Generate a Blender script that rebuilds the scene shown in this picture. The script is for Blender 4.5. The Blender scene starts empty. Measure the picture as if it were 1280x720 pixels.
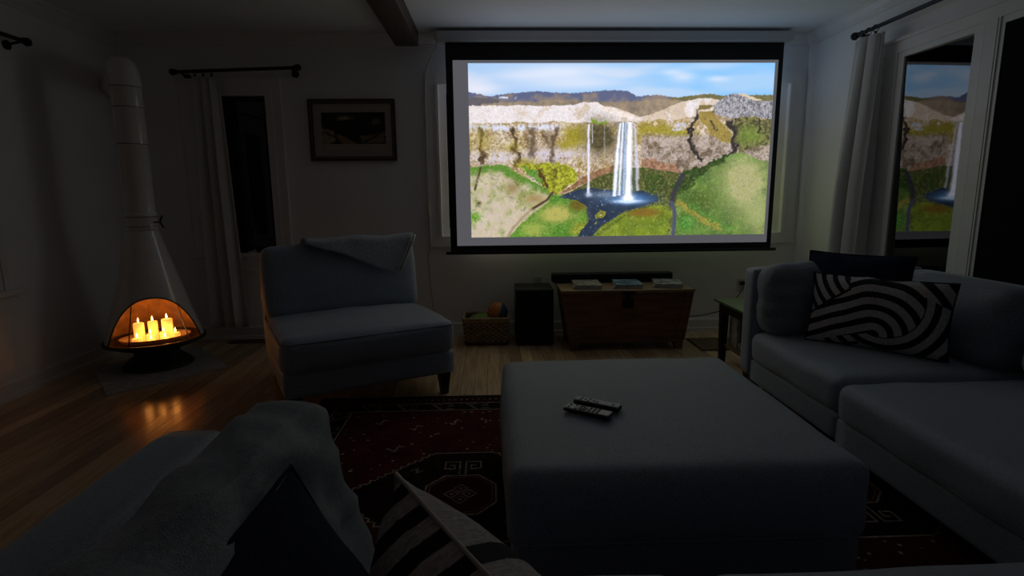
import bpy, bmesh, math, random
import numpy as np
from mathutils import Vector, Matrix, noise

# ------------------------------------------------------------------ camera, world, exposure
scene = bpy.context.scene
COL = scene.collection
F_PX = 690.0
YAW, PITCH, ROLL = math.radians(2.0), math.radians(9.6), math.radians(0.55)
CAM = Vector((0.0, 0.0, 1.2))
fwd = Vector((math.sin(YAW) * math.cos(PITCH), math.cos(YAW) * math.cos(PITCH), -math.sin(PITCH)))
right = Vector((math.cos(YAW), -math.sin(YAW), 0.0))
down = fwd.cross(right)
c_, s_ = math.cos(ROLL), math.sin(ROLL)
ax_r = c_ * right + s_ * down
ax_d = -s_ * right + c_ * down
cd = bpy.data.cameras.new('camera')
cd.sensor_width = 36.0
cd.lens = F_PX / 1280.0 * 36.0
cd.clip_start = 0.02
cam = bpy.data.objects.new('camera', cd)
COL.objects.link(cam)
m3 = Matrix((ax_r, -ax_d, -fwd)).transposed()
cam.matrix_world = Matrix.Translation(CAM) @ m3.to_4x4()
scene.camera = cam

world = bpy.data.worlds.new('night')
scene.world = world
world.use_nodes = True
world.node_tree.nodes['Background'].inputs['Color'].default_value = (0.35, 0.42, 0.6, 1)
world.node_tree.nodes['Background'].inputs['Strength'].default_value = 0.0006
scene.view_settings.view_transform = 'Standard'
scene.view_settings.look = 'None'
scene.view_settings.exposure = 0.0
scene.view_settings.gamma = 1.0
scene.view_settings.use_curve_mapping = False
scene.cycles.max_bounces = 16
scene.cycles.diffuse_bounces = 10

SCREEN_GAIN = 1.2          # light the projected picture sends back into the room
LAMP_TINT = (0.98, 0.98, 1.12)   # the projector lamp's cool white
CANDLE_WATTS = 0.15

# room
D, H, XL, XR, YB = 4.69, 2.47, -2.95, 2.62, -4.6  # YB: unseen rear wall, set far back so ambient light escapes

# ------------------------------------------------------------------ small numpy painting kit
def s2l(c):
    c = np.asarray(c, float)
    return np.where(c <= 0.04045, c / 12.92, ((c + 0.055) / 1.055) ** 2.4)

def fbm(h, w, cy, cx, seed, octs=4, gain=0.55):
    """smooth random field 0..1, features about h/cy by w/cx pixels across, with finer detail on top"""
    rng = np.random.RandomState(seed)
    fy = np.fft.fftfreq(h)[:, None] * h / cy; fx = np.fft.rfftfreq(w)[None, :] * w / cx
    f = np.hypot(fy, fx)
    amp = 1.0 / (1.0 + f ** 2) ** (1.25 if octs > 2 else 1.7)
    amp[0, 0] = 0
    t = np.fft.irfft2(np.fft.rfft2(rng.randn(h, w)) * amp, s=(h, w))
    t /= t.std()
    return np.clip(0.5 + 0.24 * t, 0, 1)

def inpoly(X, Y, pts):
    ins = np.zeros(X.shape, bool)
    n = len(pts)
    for i in range(n):
        x1, y1 = pts[i]; x2, y2 = pts[(i + 1) % n]
        if y1 == y2:
            continue
        cond = ((y1 > Y) != (y2 > Y)) & (X < (x2 - x1) * (Y - y1) / (y2 - y1) + x1)
        ins ^= cond
    return ins

def dline(X, Y, pts):
    d = np.full(X.shape, 1e9)
    for (x1, y1), (x2, y2) in zip(pts[:-1], pts[1:]):
        dx, dy = x2 - x1, y2 - y1
        t = np.clip(((X - x1) * dx + (Y - y1) * dy) / (dx * dx + dy * dy + 1e-12), 0, 1)
        d = np.minimum(d, np.hypot(X - x1 - t * dx, Y - y1 - t * dy))
    return d

def lay(img, mask, col):
    m = np.clip(np.asarray(mask, float), 0, 1)[..., None]
    c = np.asarray(col, float)
    if c.ndim == 1:
        c = c[None, None, :] / 255.0
    img *= (1 - m); img += c * m

def mixc(a, b, t):
    return (np.asarray(a, float)[None, None] * (1 - t[..., None]) + np.asarray(b, float)[None, None] * t[..., None]) / 255.0

def make_image(name, img):
    """img: rows top to bottom, display-referred 0..1"""
    h, w, _ = img.shape
    im = bpy.data.images.new(name, w, h, alpha=False)
    px = np.ones((h, w, 4), np.float32)
    px[..., :3] = np.clip(img, 0, 1)[::-1]
    im.pixels.foreach_set(px.ravel())
    im.update()
    im.pack()
    return im

def sm(d, w):
    return np.clip(1 - d / w, 0, 1)

# ------------------------------------------------------------------ materials
MATS = {}
def new_mat(name):
    m = bpy.data.materials.new(name); m.use_nodes = True
    nt = m.node_tree
    for n in list(nt.nodes):
        nt.nodes.remove(n)
    out = nt.nodes.new('ShaderNodeOutputMaterial')
    return m, nt, out

def N(nt, typ, **kw):
    n = nt.nodes.new(typ)
    for k, v in kw.items():
        if k in n.inputs:
            n.inputs[k].default_value = v
        else:
            setattr(n, k, v)
    return n

def surf(name, col, rough=0.6, noise_scale=8.0, var=0.12, bump=0.0, bump_scale=60.0, metallic=0.0, sheen=0.0,
         stretch=(1, 1, 1), spec=0.5, coat=0.0, coord='Object'):
    """procedural surface: base colour broken up by noise, plus a fine bump"""
    m, nt, out = new_mat(name)
    p = N(nt, 'ShaderNodeBsdfPrincipled', Roughness=rough, Metallic=metallic)
    p.inputs['Specular IOR Level'].default_value = spec
    p.inputs['Sheen Weight'].default_value = sheen
    p.inputs['Sheen Roughness'].default_value = 0.4
    p.inputs['Sheen Tint'].default_value = (0.85, 0.92, 1.0, 1)
    p.inputs['Coat Weight'].default_value = coat
    tc = N(nt, 'ShaderNodeTexCoord')
    mp = N(nt, 'ShaderNodeMapping'); mp.inputs['Scale'].default_value = stretch
    nt.links.new(tc.outputs[coord], mp.inputs['Vector'])
    nz = N(nt, 'ShaderNodeTexNoise', Scale=noise_scale, Detail=4.0)
    nt.links.new(mp.outputs[0], nz.inputs['Vector'])
    rp = N(nt, 'ShaderNodeValToRGB')
    rp.color_ramp.elements[0].position = 0.3; rp.color_ramp.elements[1].position = 0.7
    rp.color_ramp.elements[0].color = tuple(max(0, c * (1 - var)) for c in col) + (1,)
    rp.color_ramp.elements[1].color = tuple(min(1, c * (1 + var)) for c in col) + (1,)
    nt.links.new(nz.outputs['Fac'], rp.inputs['Fac'])
    nt.links.new(rp.outputs['Color'], p.inputs['Base Color'])
    if bump > 0:
        n2 = N(nt, 'ShaderNodeTexNoise', Scale=bump_scale, Detail=3.0)
        nt.links.new(mp.outputs[0], n2.inputs['Vector'])
        b = N(nt, 'ShaderNodeBump', Strength=bump, Distance=0.01)
        nt.links.new(n2.outputs['Fac'], b.inputs['Height'])
        nt.links.new(b.outputs['Normal'], p.inputs['Normal'])
    nt.links.new(p.outputs['BSDF'], out.inputs['Surface'])
    MATS[name] = m
    return m

def printed(name, im, rough=0.8, bump=0.0, bump_scale=300.0, sheen=0.0, spec=0.3, gain=1.0):
    """flat print computed above, on the UVs of a real surface"""
    m, nt, out = new_mat(name)
    p = N(nt, 'ShaderNodeBsdfPrincipled', Roughness=rough)
    p.inputs['Specular IOR Level'].default_value = spec
    p.inputs['Sheen Weight'].default_value = sheen
    uv = N(nt, 'ShaderNodeUVMap')
    t = N(nt, 'ShaderNodeTexImage'); t.image = im; t.extension = 'EXTEND'
    nt.links.new(uv.outputs[0], t.inputs['Vector'])
    nt.links.new(t.outputs['Color'], p.inputs['Base Color'])
    if bump > 0:
        tc = N(nt, 'ShaderNodeTexCoord')
        nz = N(nt, 'ShaderNodeTexNoise', Scale=bump_scale, Detail=3.0)
        nt.links.new(tc.outputs['Object'], nz.inputs['Vector'])
        b = N(nt, 'ShaderNodeBump', Strength=bump, Distance=0.01)
        nt.links.new(nz.outputs['Fac'], b.inputs['Height']); nt.links.new(b.outputs['Normal'], p.inputs['Normal'])
    nt.links.new(p.outputs['BSDF'], out.inputs['Surface'])
    MATS[name] = m
    return m

def pane_mat(name, ior=1.5, tint=(1, 1, 1), rough=0.0):
    """thin window glass: Fresnel mix of a mirror and clear (or tinted) transparency"""
    m, nt, out = new_mat(name)
    fr = N(nt, 'ShaderNodeFresnel', IOR=ior)
    tr = N(nt, 'ShaderNodeBsdfTransparent'); tr.inputs['Color'].default_value = tuple(tint) + (1,)
    gl = N(nt, 'ShaderNodeBsdfGlossy', Roughness=rough); gl.inputs['Color'].default_value = (1, 1, 1, 1)
    mx = N(nt, 'ShaderNodeMixShader')
    nt.links.new(fr.outputs[0], mx.inputs[0]); nt.links.new(tr.outputs[0], mx.inputs[1]); nt.links.new(gl.outputs[0], mx.inputs[2])
    nt.links.new(mx.outputs[0], out.inputs['Surface'])
    MATS[name] = m
    return m

def glow_mat(name, col, strength):
    m, nt, out = new_mat(name)
    e = N(nt, 'ShaderNodeEmission', Strength=strength); e.inputs['Color'].default_value = tuple(col) + (1,)
    nt.links.new(e.outputs[0], out.inputs['Surface'])
    MATS[name] = m
    return m

WALLC = (0.88, 0.88, 0.905)
surf('wall_paint', WALLC, 0.75, 3.0, 0.03, 0.05, 220)
surf('ceiling_paint', (0.88, 0.92, 0.98), 0.8, 3.0, 0.03, 0.05, 200)
surf('trim_paint', (0.84, 0.83, 0.84), 0.42, 5.0, 0.04, 0.02, 80)
surf('beam_wood', (0.06, 0.032, 0.018), 0.6, 6.0, 0.4, 0.15, 40, stretch=(6, .6, 6))
surf('night_backing', (0.002, 0.002, 0.003), 0.9, 4, 0.2)
surf('case_white', (0.62, 0.63, 0.65), 0.35, 6, 0.03)
surf('mask_black', (0.012, 0.012, 0.014), 0.8, 60, 0.2)
surf('bar_black', (0.008, 0.008, 0.009), 0.4, 30, 0.2)
surf('iron_black', (0.012, 0.010, 0.010), 0.45, 30, 0.3, metallic=0.3)
surf('curtain_cloth', (0.72, 0.71, 0.72), 0.9, 10, 0.06, 0.25, 400, sheen=0.2, stretch=(1, 1, .3))
surf('enamel_white', (0.82, 0.80, 0.79), 0.16, 4, 0.03, coat=0.6)
surf('seam_dark', (0.05, 0.045, 0.04), 0.6, 20, 0.2)
surf('cast_iron', (0.028, 0.022, 0.018), 0.55, 25, 0.3, 0.1, 80, metallic=0.2)
surf('soot_steel', (0.30, 0.16, 0.08), 0.6, 14, 0.45, 0.12, 50, metallic=0.2)
surf('hearth_stone', (0.42, 0.40, 0.40), 0.8, 18, 0.2, 0.25, 60)
surf('tray_metal', (0.75, 0.62, 0.5), 0.3, 9, 0.15, metallic=0.6)
surf('slate_fabric', (0.33, 0.39, 0.51), 0.5, 140, 0.22, 0.3, 520, sheen=1.0, spec=0.6)
surf('slate_fabric_soft_dim', (0.25, 0.28, 0.34), 0.6, 120, 0.22, 0.3, 480, sheen=0.8)  # back cushion cloth, base colour lowered to stand for lens vignetting
surf('seam_fabric', (0.27, 0.31, 0.40), 0.95, 100, 0.2)
surf('navy_fabric', (0.021, 0.027, 0.062), 0.9, 60, 0.25, 0.3, 400, sheen=0.0, spec=0.2)
surf('leg_wood', (0.016, 0.012, 0.010), 0.4, 20, 0.3)
surf('throw_knit', (0.50, 0.54, 0.60), 0.95, 90, 0.25, 0.9, 150, sheen=0.3)
surf('throw_edge', (0.7, 0.7, 0.72), 0.95, 90, 0.25, 0.9, 180)
surf('wicker', (0.42, 0.30, 0.18), 0.7, 30, 0.35, 0.2, 60)
surf('wicker_dark', (0.14, 0.09, 0.05), 0.7, 30, 0.35, 0.2, 60)
surf('ball_orange', (0.65, 0.22, 0.06), 0.55, 200, 0.2, 0.2, 300)
surf('ball_blue', (0.03, 0.10, 0.20), 0.55, 200, 0.2, 0.2, 300)
surf('green_cloth', (0.22, 0.34, 0.08), 0.9, 30, 0.3, 0.3, 120)
surf('bottle_clear', (0.35, 0.33, 0.30), 0.3, 30, 0.2)
surf('speaker_black', (0.012, 0.012, 0.013), 0.5, 60, 0.25, 0.08, 120)
surf('grille_black', (0.008, 0.008, 0.009), 0.9, 300, 0.4, 0.4, 500)
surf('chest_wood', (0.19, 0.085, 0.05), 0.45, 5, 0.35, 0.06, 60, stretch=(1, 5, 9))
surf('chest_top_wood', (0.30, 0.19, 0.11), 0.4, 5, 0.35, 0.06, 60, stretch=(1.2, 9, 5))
surf('chest_lock', (0.03, 0.024, 0.02), 0.4, 30, 0.3, metallic=0.6)
surf('paper_edge', (0.6, 0.58, 0.54), 0.8, 200, 0.12, stretch=(1, 1, 12))
surf('table_green', (0.10, 0.16, 0.09), 0.35, 12, 0.2)
surf('table_dark', (0.014, 0.011, 0.010), 0.5, 12, 0.3)
surf('shelf_wood', (0.20, 0.13, 0.07), 0.5, 8, 0.3, stretch=(8, 1, 4))
surf('plate_white', (0.65, 0.64, 0.62), 0.4, 20, 0.03)
surf('cord_black', (0.01, 0.01, 0.01), 0.5, 20, 0.2)
surf('cord_white', (0.55, 0.53, 0.50), 0.5, 20, 0.1)
surf('vent_brown', (0.05, 0.03, 0.018), 0.5, 20, 0.3)
surf('frame_wood', (0.055, 0.030, 0.018), 0.4, 12, 0.3, 0.05, 60)
surf('frame_gilt', (0.22, 0.15, 0.08), 0.45, 12, 0.2)
surf('mat_board', (0.80, 0.72, 0.67), 0.9, 20, 0.06)
surf('remote_silver', (0.68, 0.66, 0.66), 0.45, 40, 0.08)
surf('remote_grey', (0.42, 0.43, 0.46), 0.45, 40, 0.08)
surf('remote_black', (0.008, 0.008, 0.010), 0.4, 40, 0.2)
surf('remote_white', (0.6, 0.6, 0.62), 0.4, 40, 0.05)
surf('wick', (0.02, 0.015, 0.01), 0.9, 40, 0.1)
pane_mat('window_pane', 2.0, (0.8, 0.82, 0.85))
pane_mat('window_pane_single', 1.45, (0.8, 0.82, 0.85))
def mesh_mat():
    m, nt, out = new_mat('mesh_black')
    tr = N(nt, 'ShaderNodeBsdfTransparent'); df = N(nt, 'ShaderNodeBsdfDiffuse'); df.inputs['Color'].default_value = (.02, .02, .022, 1)
    wv = N(nt, 'ShaderNodeTexNoise', Scale=900.0); tc = N(nt, 'ShaderNodeTexCoord'); nt.links.new(tc.outputs['Object'], wv.inputs['Vector'])
    mr = N(nt, 'ShaderNodeMapRange'); mr.inputs['To Min'].default_value = .72; mr.inputs['To Max'].default_value = .92
    nt.links.new(wv.outputs['Fac'], mr.inputs['Value'])
    mx = N(nt, 'ShaderNodeMixShader'); nt.links.new(mr.outputs[0], mx.inputs[0]); nt.links.new(tr.outputs[0], mx.inputs[1]); nt.links.new(df.outputs[0], mx.inputs[2])
    nt.links.new(mx.outputs[0], out.inputs['Surface']); MATS['mesh_black'] = m
mesh_mat()
pane_mat('print_glass', 1.35, (1, 1, 1), 0.02)
pane_mat('stove_glass', 1.35, (0.95, 0.72, 0.50), 0.03)
glow_mat('flame', (1.0, 0.62, 0.22), 26.0)

def wax_mat():
    m, nt, out = new_mat('candle_wax')
    p = N(nt, 'ShaderNodeBsdfPrincipled', Roughness=0.5)
    p.inputs['Base Color'].default_value = (0.9, 0.72, 0.42, 1)
    tc = N(nt, 'ShaderNodeTexCoord')
    nz = N(nt, 'ShaderNodeTexNoise', Scale=30.0)
    nt.links.new(tc.outputs['Object'], nz.inputs['Vector'])
    rp = N(nt, 'ShaderNodeValToRGB')
    rp.color_ramp.elements[0].color = (0.85, 0.62, 0.30, 1); rp.color_ramp.elements[1].color = (0.95, 0.78, 0.48, 1)
    nt.links.new(nz.outputs['Fac'], rp.inputs['Fac']); nt.links.new(rp.outputs['Color'], p.inputs['Base Color'])
    # added emission stands in for the flame's light passing through the wax
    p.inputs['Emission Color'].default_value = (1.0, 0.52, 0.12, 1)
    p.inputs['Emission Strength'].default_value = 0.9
    nt.links.new(p.outputs['BSDF'], out.inputs['Surface'])
    MATS['candle_wax'] = m
wax_mat()

def plank_mat():
    m, nt, out = new_mat('oak_plank')
    p = N(nt, 'ShaderNodeBsdfPrincipled', Roughness=0.2)
    geo = N(nt, 'ShaderNodeNewGeometry'); oi = N(nt, 'ShaderNodeObjectInfo')
    ofs = N(nt, 'ShaderNodeVectorMath', operation='SCALE'); ofs.inputs[0].default_value = (7.0, 31.0, 3.0)
    nt.links.new(oi.outputs['Random'], ofs.inputs['Scale'])
    add = N(nt, 'ShaderNodeVectorMath', operation='ADD')
    nt.links.new(geo.outputs['Position'], add.inputs[0]); nt.links.new(ofs.outputs[0], add.inputs[1])
    mp = N(nt, 'ShaderNodeMapping'); mp.inputs['Scale'].default_value = (22, 1.6, 22)
    nt.links.new(add.outputs[0], mp.inputs['Vector'])
    nz = N(nt, 'ShaderNodeTexNoise', Scale=2.2, Detail=6.0, Distortion=0.6)
    nt.links.new(mp.outputs[0], nz.inputs['Vector'])
    grain = N(nt, 'ShaderNodeValToRGB')
    e = grain.color_ramp.elements
    e[0].position = 0.25; e[0].color = (0.52, 0.34, 0.18, 1)
    e[1].position = 0.75; e[1].color = (0.82, 0.61, 0.38, 1)
    nt.links.new(nz.outputs['Fac'], grain.inputs['Fac'])
    tone = N(nt, 'ShaderNodeValToRGB')
    t = tone.color_ramp.elements
    t[0].color = (0.62, 0.58, 0.54, 1); t[1].color = (1.15, 1.12, 1.1, 1)
    nt.links.new(oi.outputs['Random'], tone.inputs['Fac'])
    mul = N(nt, 'ShaderNodeMixRGB', blend_type='MULTIPLY'); mul.inputs['Fac'].default_value = 1.0
    nt.links.new(grain.outputs[0], mul.inputs[1]); nt.links.new(tone.outputs[0], mul.inputs[2])
    nt.links.new(mul.outputs[0], p.inputs['Base Color'])
    b = N(nt, 'ShaderNodeBump', Strength=0.06, Distance=0.004)
    nt.links.new(nz.outputs['Fac'], b.inputs['Height']); nt.links.new(b.outputs['Normal'], p.inputs['Normal'])
    nt.links.new(p.outputs['BSDF'], out.inputs['Surface'])
    MATS['oak_plank'] = m
plank_mat()

# ------------------------------------------------------------------ mesh kit
class MB:
    def __init__(self):
        self.v = []; self.f = []; self.uv = {}; self.smooth = []
    def add(self, verts, faces, uvs=None, smooth=False):
        o = len(self.v)
        self.v += [Vector(p) for p in verts]
        for i, fc in enumerate(faces):
            if uvs is not None:
                self.uv[len(self.f)] = uvs[i]
            self.f.append([o + k for k in fc]); self.smooth.append(smooth)
        return self
    def bm(self, bm, smooth=False):
        bm.verts.index_update()
        self.add([v.co.copy() for v in bm.verts], [[v.index for v in f.verts] for f in bm.faces], smooth=smooth)
        bm.free(); return self
    def box(self, x0, x1, y0, y1, z0, z1, bevel=0.0, seg=2):
        b = bmesh.new()
        bmesh.ops.create_cube(b, size=1.0)
        for v in b.verts:
            v.co = Vector(((x0 + x1) / 2 + v.co.x * (x1 - x0), (y0 + y1) / 2 + v.co.y * (y1 - y0), (z0 + z1) / 2 + v.co.z * (z1 - z0)))
        if bevel > 0:
            bmesh.ops.bevel(b, geom=b.edges[:], offset=bevel, segments=seg, affect='EDGES', profile=0.5)
        return self.bm(b, smooth=bevel > 0.004)
    def hexa(self, lo, hi):
        """lo, hi: four corners each (bottom and top rings)"""
        return self.add(list(lo) + list(hi), [(3, 2, 1, 0), (4, 5, 6, 7), (0, 1, 5, 4), (1, 2, 6, 5), (2, 3, 7, 6), (3, 0, 4, 7)])
    def tube(self, pts, r, seg=8, caps=True):
        pts = [Vector(p) for p in pts]
        rs = r if isinstance(r, (list, tuple)) else [r] * len(pts)
        V = []; Fc = []
        prev = None
        for i, p in enumerate(pts):
            t = (pts[min(i + 1, len(pts) - 1)] - pts[max(i - 1, 0)]).normalized()
            a = prev if prev is not None else (Vector((0, 0, 1)) if abs(t.z) < 0.9 else Vector((1, 0, 0)))
            n = (a - t * a.dot(t)).normalized(); b = t.cross(n); prev = n
            for k in range(seg):
                th = 2 * math.pi * k / seg
                V.append(p + (n * math.cos(th) + b * math.sin(th)) * rs[i])
        for i in range(len(pts) - 1):
            for k in range(seg):
                k2 = (k + 1) % seg
                Fc.append((i * seg + k, i * seg + k2, (i + 1) * seg + k2, (i + 1) * seg + k))
        if caps:
            Fc.append(tuple(range(seg - 1, -1, -1))); n0 = (len(pts) - 1) * seg
            Fc.append(tuple(n0 + k for k in range(seg)))
        return self.add(V, Fc, smooth=True)
    def lathe(self, prof, cx=0, cy=0, seg=32, smooth=True, cap_lo=False, cap_hi=False):
        V = []; Fc = []
        for r, z in prof:
            for k in range(seg):
                th = 2 * math.pi * k / seg
                V.append((cx + r * math.cos(th), cy + r * math.sin(th), z))
        for i in range(len(prof) - 1):
            for k in range(seg):
                k2 = (k + 1) % seg
                Fc.append((i * seg + k, i * seg + k2, (i + 1) * seg + k2, (i + 1) * seg + k))
        if cap_lo: Fc.append(tuple(range(seg - 1, -1, -1)))
        if cap_hi: Fc.append(tuple((len(prof) - 1) * seg + k for k in range(seg)))
        return self.add(V, Fc, smooth=smooth)
    def ball(self, c, r, seg=20, rings=12, sc=(1, 1, 1)):
        prof = [(r * math.sin(math.pi * i / rings), -r * math.cos(math.pi * i / rings)) for i in range(rings + 1)]
        o = len(self.v)
        self.lathe(prof, 0, 0, seg)
        for v in self.v[o:]:
            v.x = v.x * sc[0] + c[0]; v.y = v.y * sc[1] + c[1]; v.z = v.z * sc[2] + c[2]
        return self
    def xf(self, M):
        self.v = [M @ p for p in self.v]; return self

def link(name, mb, mat, parent=None, world_coords=False):
    """one mesh object"""
    vs = mb.v
    if parent is not None and world_coords:
        inv = parent.matrix_basis.inverted()
        vs = [inv @ p for p in vs]
    me = bpy.data.meshes.new(name)
    me.from_pydata([tuple(p) for p in vs], [], mb.f)
    me.polygons.foreach_set('use_smooth', mb.smooth)
    if mb.uv:
        ul = me.uv_layers.new(name='UVMap')
        for pi, poly in enumerate(me.polygons):
            if pi in mb.uv:
                for li, uv in zip(poly.loop_indices, mb.uv[pi]):
                    ul.data[li].uv = uv
    me.materials.append(MATS[mat] if isinstance(mat, str) else mat)
    me.validate(); me.update()
    o = bpy.data.objects.new(name, me)
    COL.objects.link(o)
    if parent is not None:
        o.parent = parent
    return o

def thing(name, label, cat, loc=(0, 0, 0), rotz=0.0, group=None):
    o = bpy.data.objects.new(name, None)
    o.empty_display_size = 0.05
    COL.objects.link(o)
    o.location = loc; o.rotation_euler = (0, 0, rotz)
    o.matrix_basis = Matrix.Translation(Vector(loc)) @ Matrix.Rotation(rotz, 4, 'Z')
    tag(o, label, cat, group)
    return o

def tag(o, label, cat, group=None):
    o['label'] = label; o['category'] = cat
    if group: o['group'] = group
    return o

def part(t, name, mb, mat, label=None, w=False):
    o = link(name, mb, mat, t, w)
    if label: o['label'] = label
    return o

def sub(p, name, mb, mat, label=None, w=False):
    """sub-part; same local frame as the part it sits on"""
    o = link(name, mb, mat, None)
    if w:
        inv = p.parent.matrix_basis.inverted()
        for v in o.data.vertices: v.co = inv @ v.co
    o.parent = p
    if label: o['label'] = label
    return o

def struct(name, mb, mat, parent=None):
    o = link(name, mb, mat, parent)
    if parent is None: o['kind'] = 'structure'
    return o

def copy_tree(o, parent=None):
    c = o.copy(); COL.objects.link(c); c.parent = parent
    for ch in list(o.children): copy_tree(ch, c)
    return c

def soft(w, d, h, r=0.06, n=10, bulge=(0.0, 0.0, 0.0), wr=0.0, wscale=4.0, seed=0, taper=None):
    """upholstered block, centred in x and y, standing on z = 0: rounded edges, crowned faces, creases"""
    mb = MB(); idx = {}
    a, b, c = w / 2, d / 2, h / 2
    V = []; Fc = []
    def vert(p):
        k = (round(p[0], 5), round(p[1], 5), round(p[2], 5))
        if k not in idx:
            idx[k] = len(V); V.append(Vector(p))
        return idx[k]
    def coords(n):
        q = np.linspace(-1, 1, n + 1)
        return np.sign(q) * (1 - (1 - np.abs(q)) ** 1.35)     # denser to the edges
    g = coords(n)
    for ax in range(3):
        for s in (-1, 1):
            for i in range(n):
                for j in range(n):
                    quad = []
                    for (ii, jj) in ((i, j), (i + 1, j), (i + 1, j + 1), (i, j + 1)):
                        p = [0, 0, 0]; p[ax] = s; p[(ax + 1) % 3] = g[ii]; p[(ax + 2) % 3] = g[jj]
                        quad.append(vert(p))
                    Fc.append(quad if s > 0 else quad[::-1])
    out = []
    for q in V:
        p = Vector((q.x * a, q.y * b, q.z * c))
        inner = Vector((max(-a + r, min(a - r, p.x)), max(-b + r, min(b - r, p.y)), max(-c + r, min(c - r, p.z))))
        dlt = p - inner
        if dlt.length > 1e-9:
            p = inner + dlt.normalized() * r
        fx = 1 - (p.x / a) ** 2; fy = 1 - (p.y / b) ** 2; fz = 1 - (p.z / c) ** 2
        p = p + Vector((math.copysign(1, q.x) * (abs(q.x) ** 3) * bulge[0] * fy * fz,
                        math.copysign(1, q.y) * (abs(q.y) ** 3) * bulge[1] * fx * fz,
                        math.copysign(1, q.z) * (abs(q.z) ** 3) * bulge[2] * fx * fy))
        if taper:
            t = (p.z + c) / h
            p.y *= 1 + (taper - 1) * t
        if wr > 0:
            s = Vector((seed * 3.1, seed * 1.7, seed * 2.3))
            nv = noise.noise(p * wscale + s) + 0.5 * noise.noise(p * wscale * 2.3 + s)
            rg = 1 - abs(noise.noise(Vector((p.x * wscale * 1.3, p.y * wscale, p.z * wscale * 2.2)) + s * 2)) * 2
            dirn = Vector((q.x ** 3, q.y ** 3, q.z ** 3))
            if dirn.length > 0: p = p + dirn.normalized() * (wr * (nv + 0.6 * rg))
        out.append(p + Vector((0, 0, c)))
    mb.add(out, Fc, smooth=True)
    return mb

def pillow(w, h, t, n=18, pinch=0.06, wr=0.0, seed=0, two=False):
    """scatter cushion standing in the local xz plane (x: width, z: up from 0), thickness along y; front face (-y) carries UVs"""
    mb = MB()
    us = np.linspace(-1, 1, n + 1)
    for side in (-1, 1):
        V = []; Fc = []; uvs = []
        for j in range(n + 1):
            for i in range(n + 1):
                u, v = us[i], us[j]
                prof = max(0.0, (1 - abs(u) ** 2.6)) ** 0.6 * max(0.0, (1 - abs(v) ** 2.6)) ** 0.6
                x = u * w / 2 * (1 - pinch * (1 - v * v)); z = v * h / 2 * (1 - pinch * (1 - u * u))
                y = side * t / 2 * prof
                if wr > 0:
                    y += side * wr * prof ** .5 * (noise.noise(Vector((u * 2.2 + seed, v * 2.2, side * 1.3))) + .5 * noise.noise(Vector((u * 5 + seed, v * 5, side))))
                    z += wr * 0.8 * noise.noise(Vector((u * 3 + seed, 5.1, v)))
                V.append((x, y, z + h / 2))
        for j in range(n):
            for i in range(n):
                q = (j * (n + 1) + i, j * (n + 1) + i + 1, (j + 1) * (n + 1) + i + 1, (j + 1) * (n + 1) + i)
                uq = [(i / n, j / n), ((i + 1) / n, j / n), ((i + 1) / n, (j + 1) / n), (i / n, (j + 1) / n)]
                if two:
                    uq = [(a_, b_ * .5 + (.5 if side < 0 else 0)) for a_, b_ in uq]
                if side > 0:
                    q = q[::-1]; uq = uq[::-1]
                Fc.append(q); uvs.append(uq)
        mb.add(V, Fc, uvs, smooth=True)
    return mb

def seam_loop(w, h, pinch=0.06, n=12):
    pts = []
    for k in range(4):
        for i in range(n):
            q = -1 + 2 * i / n
            u, v = [(q, -1), (1, q), (-q, 1), (-1, -q)][k]
            pts.append((u * w / 2 * (1 - pinch * (1 - v * v)), 0, v * h / 2 * (1 - pinch * (1 - u * u)) + h / 2))
    return pts + [pts[0]]

def frame_mat(origin, xdir, zdir):
    x = Vector(xdir).normalized(); z = Vector(zdir); z = (z - x * z.dot(x)).normalized(); y = z.cross(x)
    m = Matrix((x, y, z)).transposed().to_4x4()
    return Matrix.Translation(Vector(origin)) @ m
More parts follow.
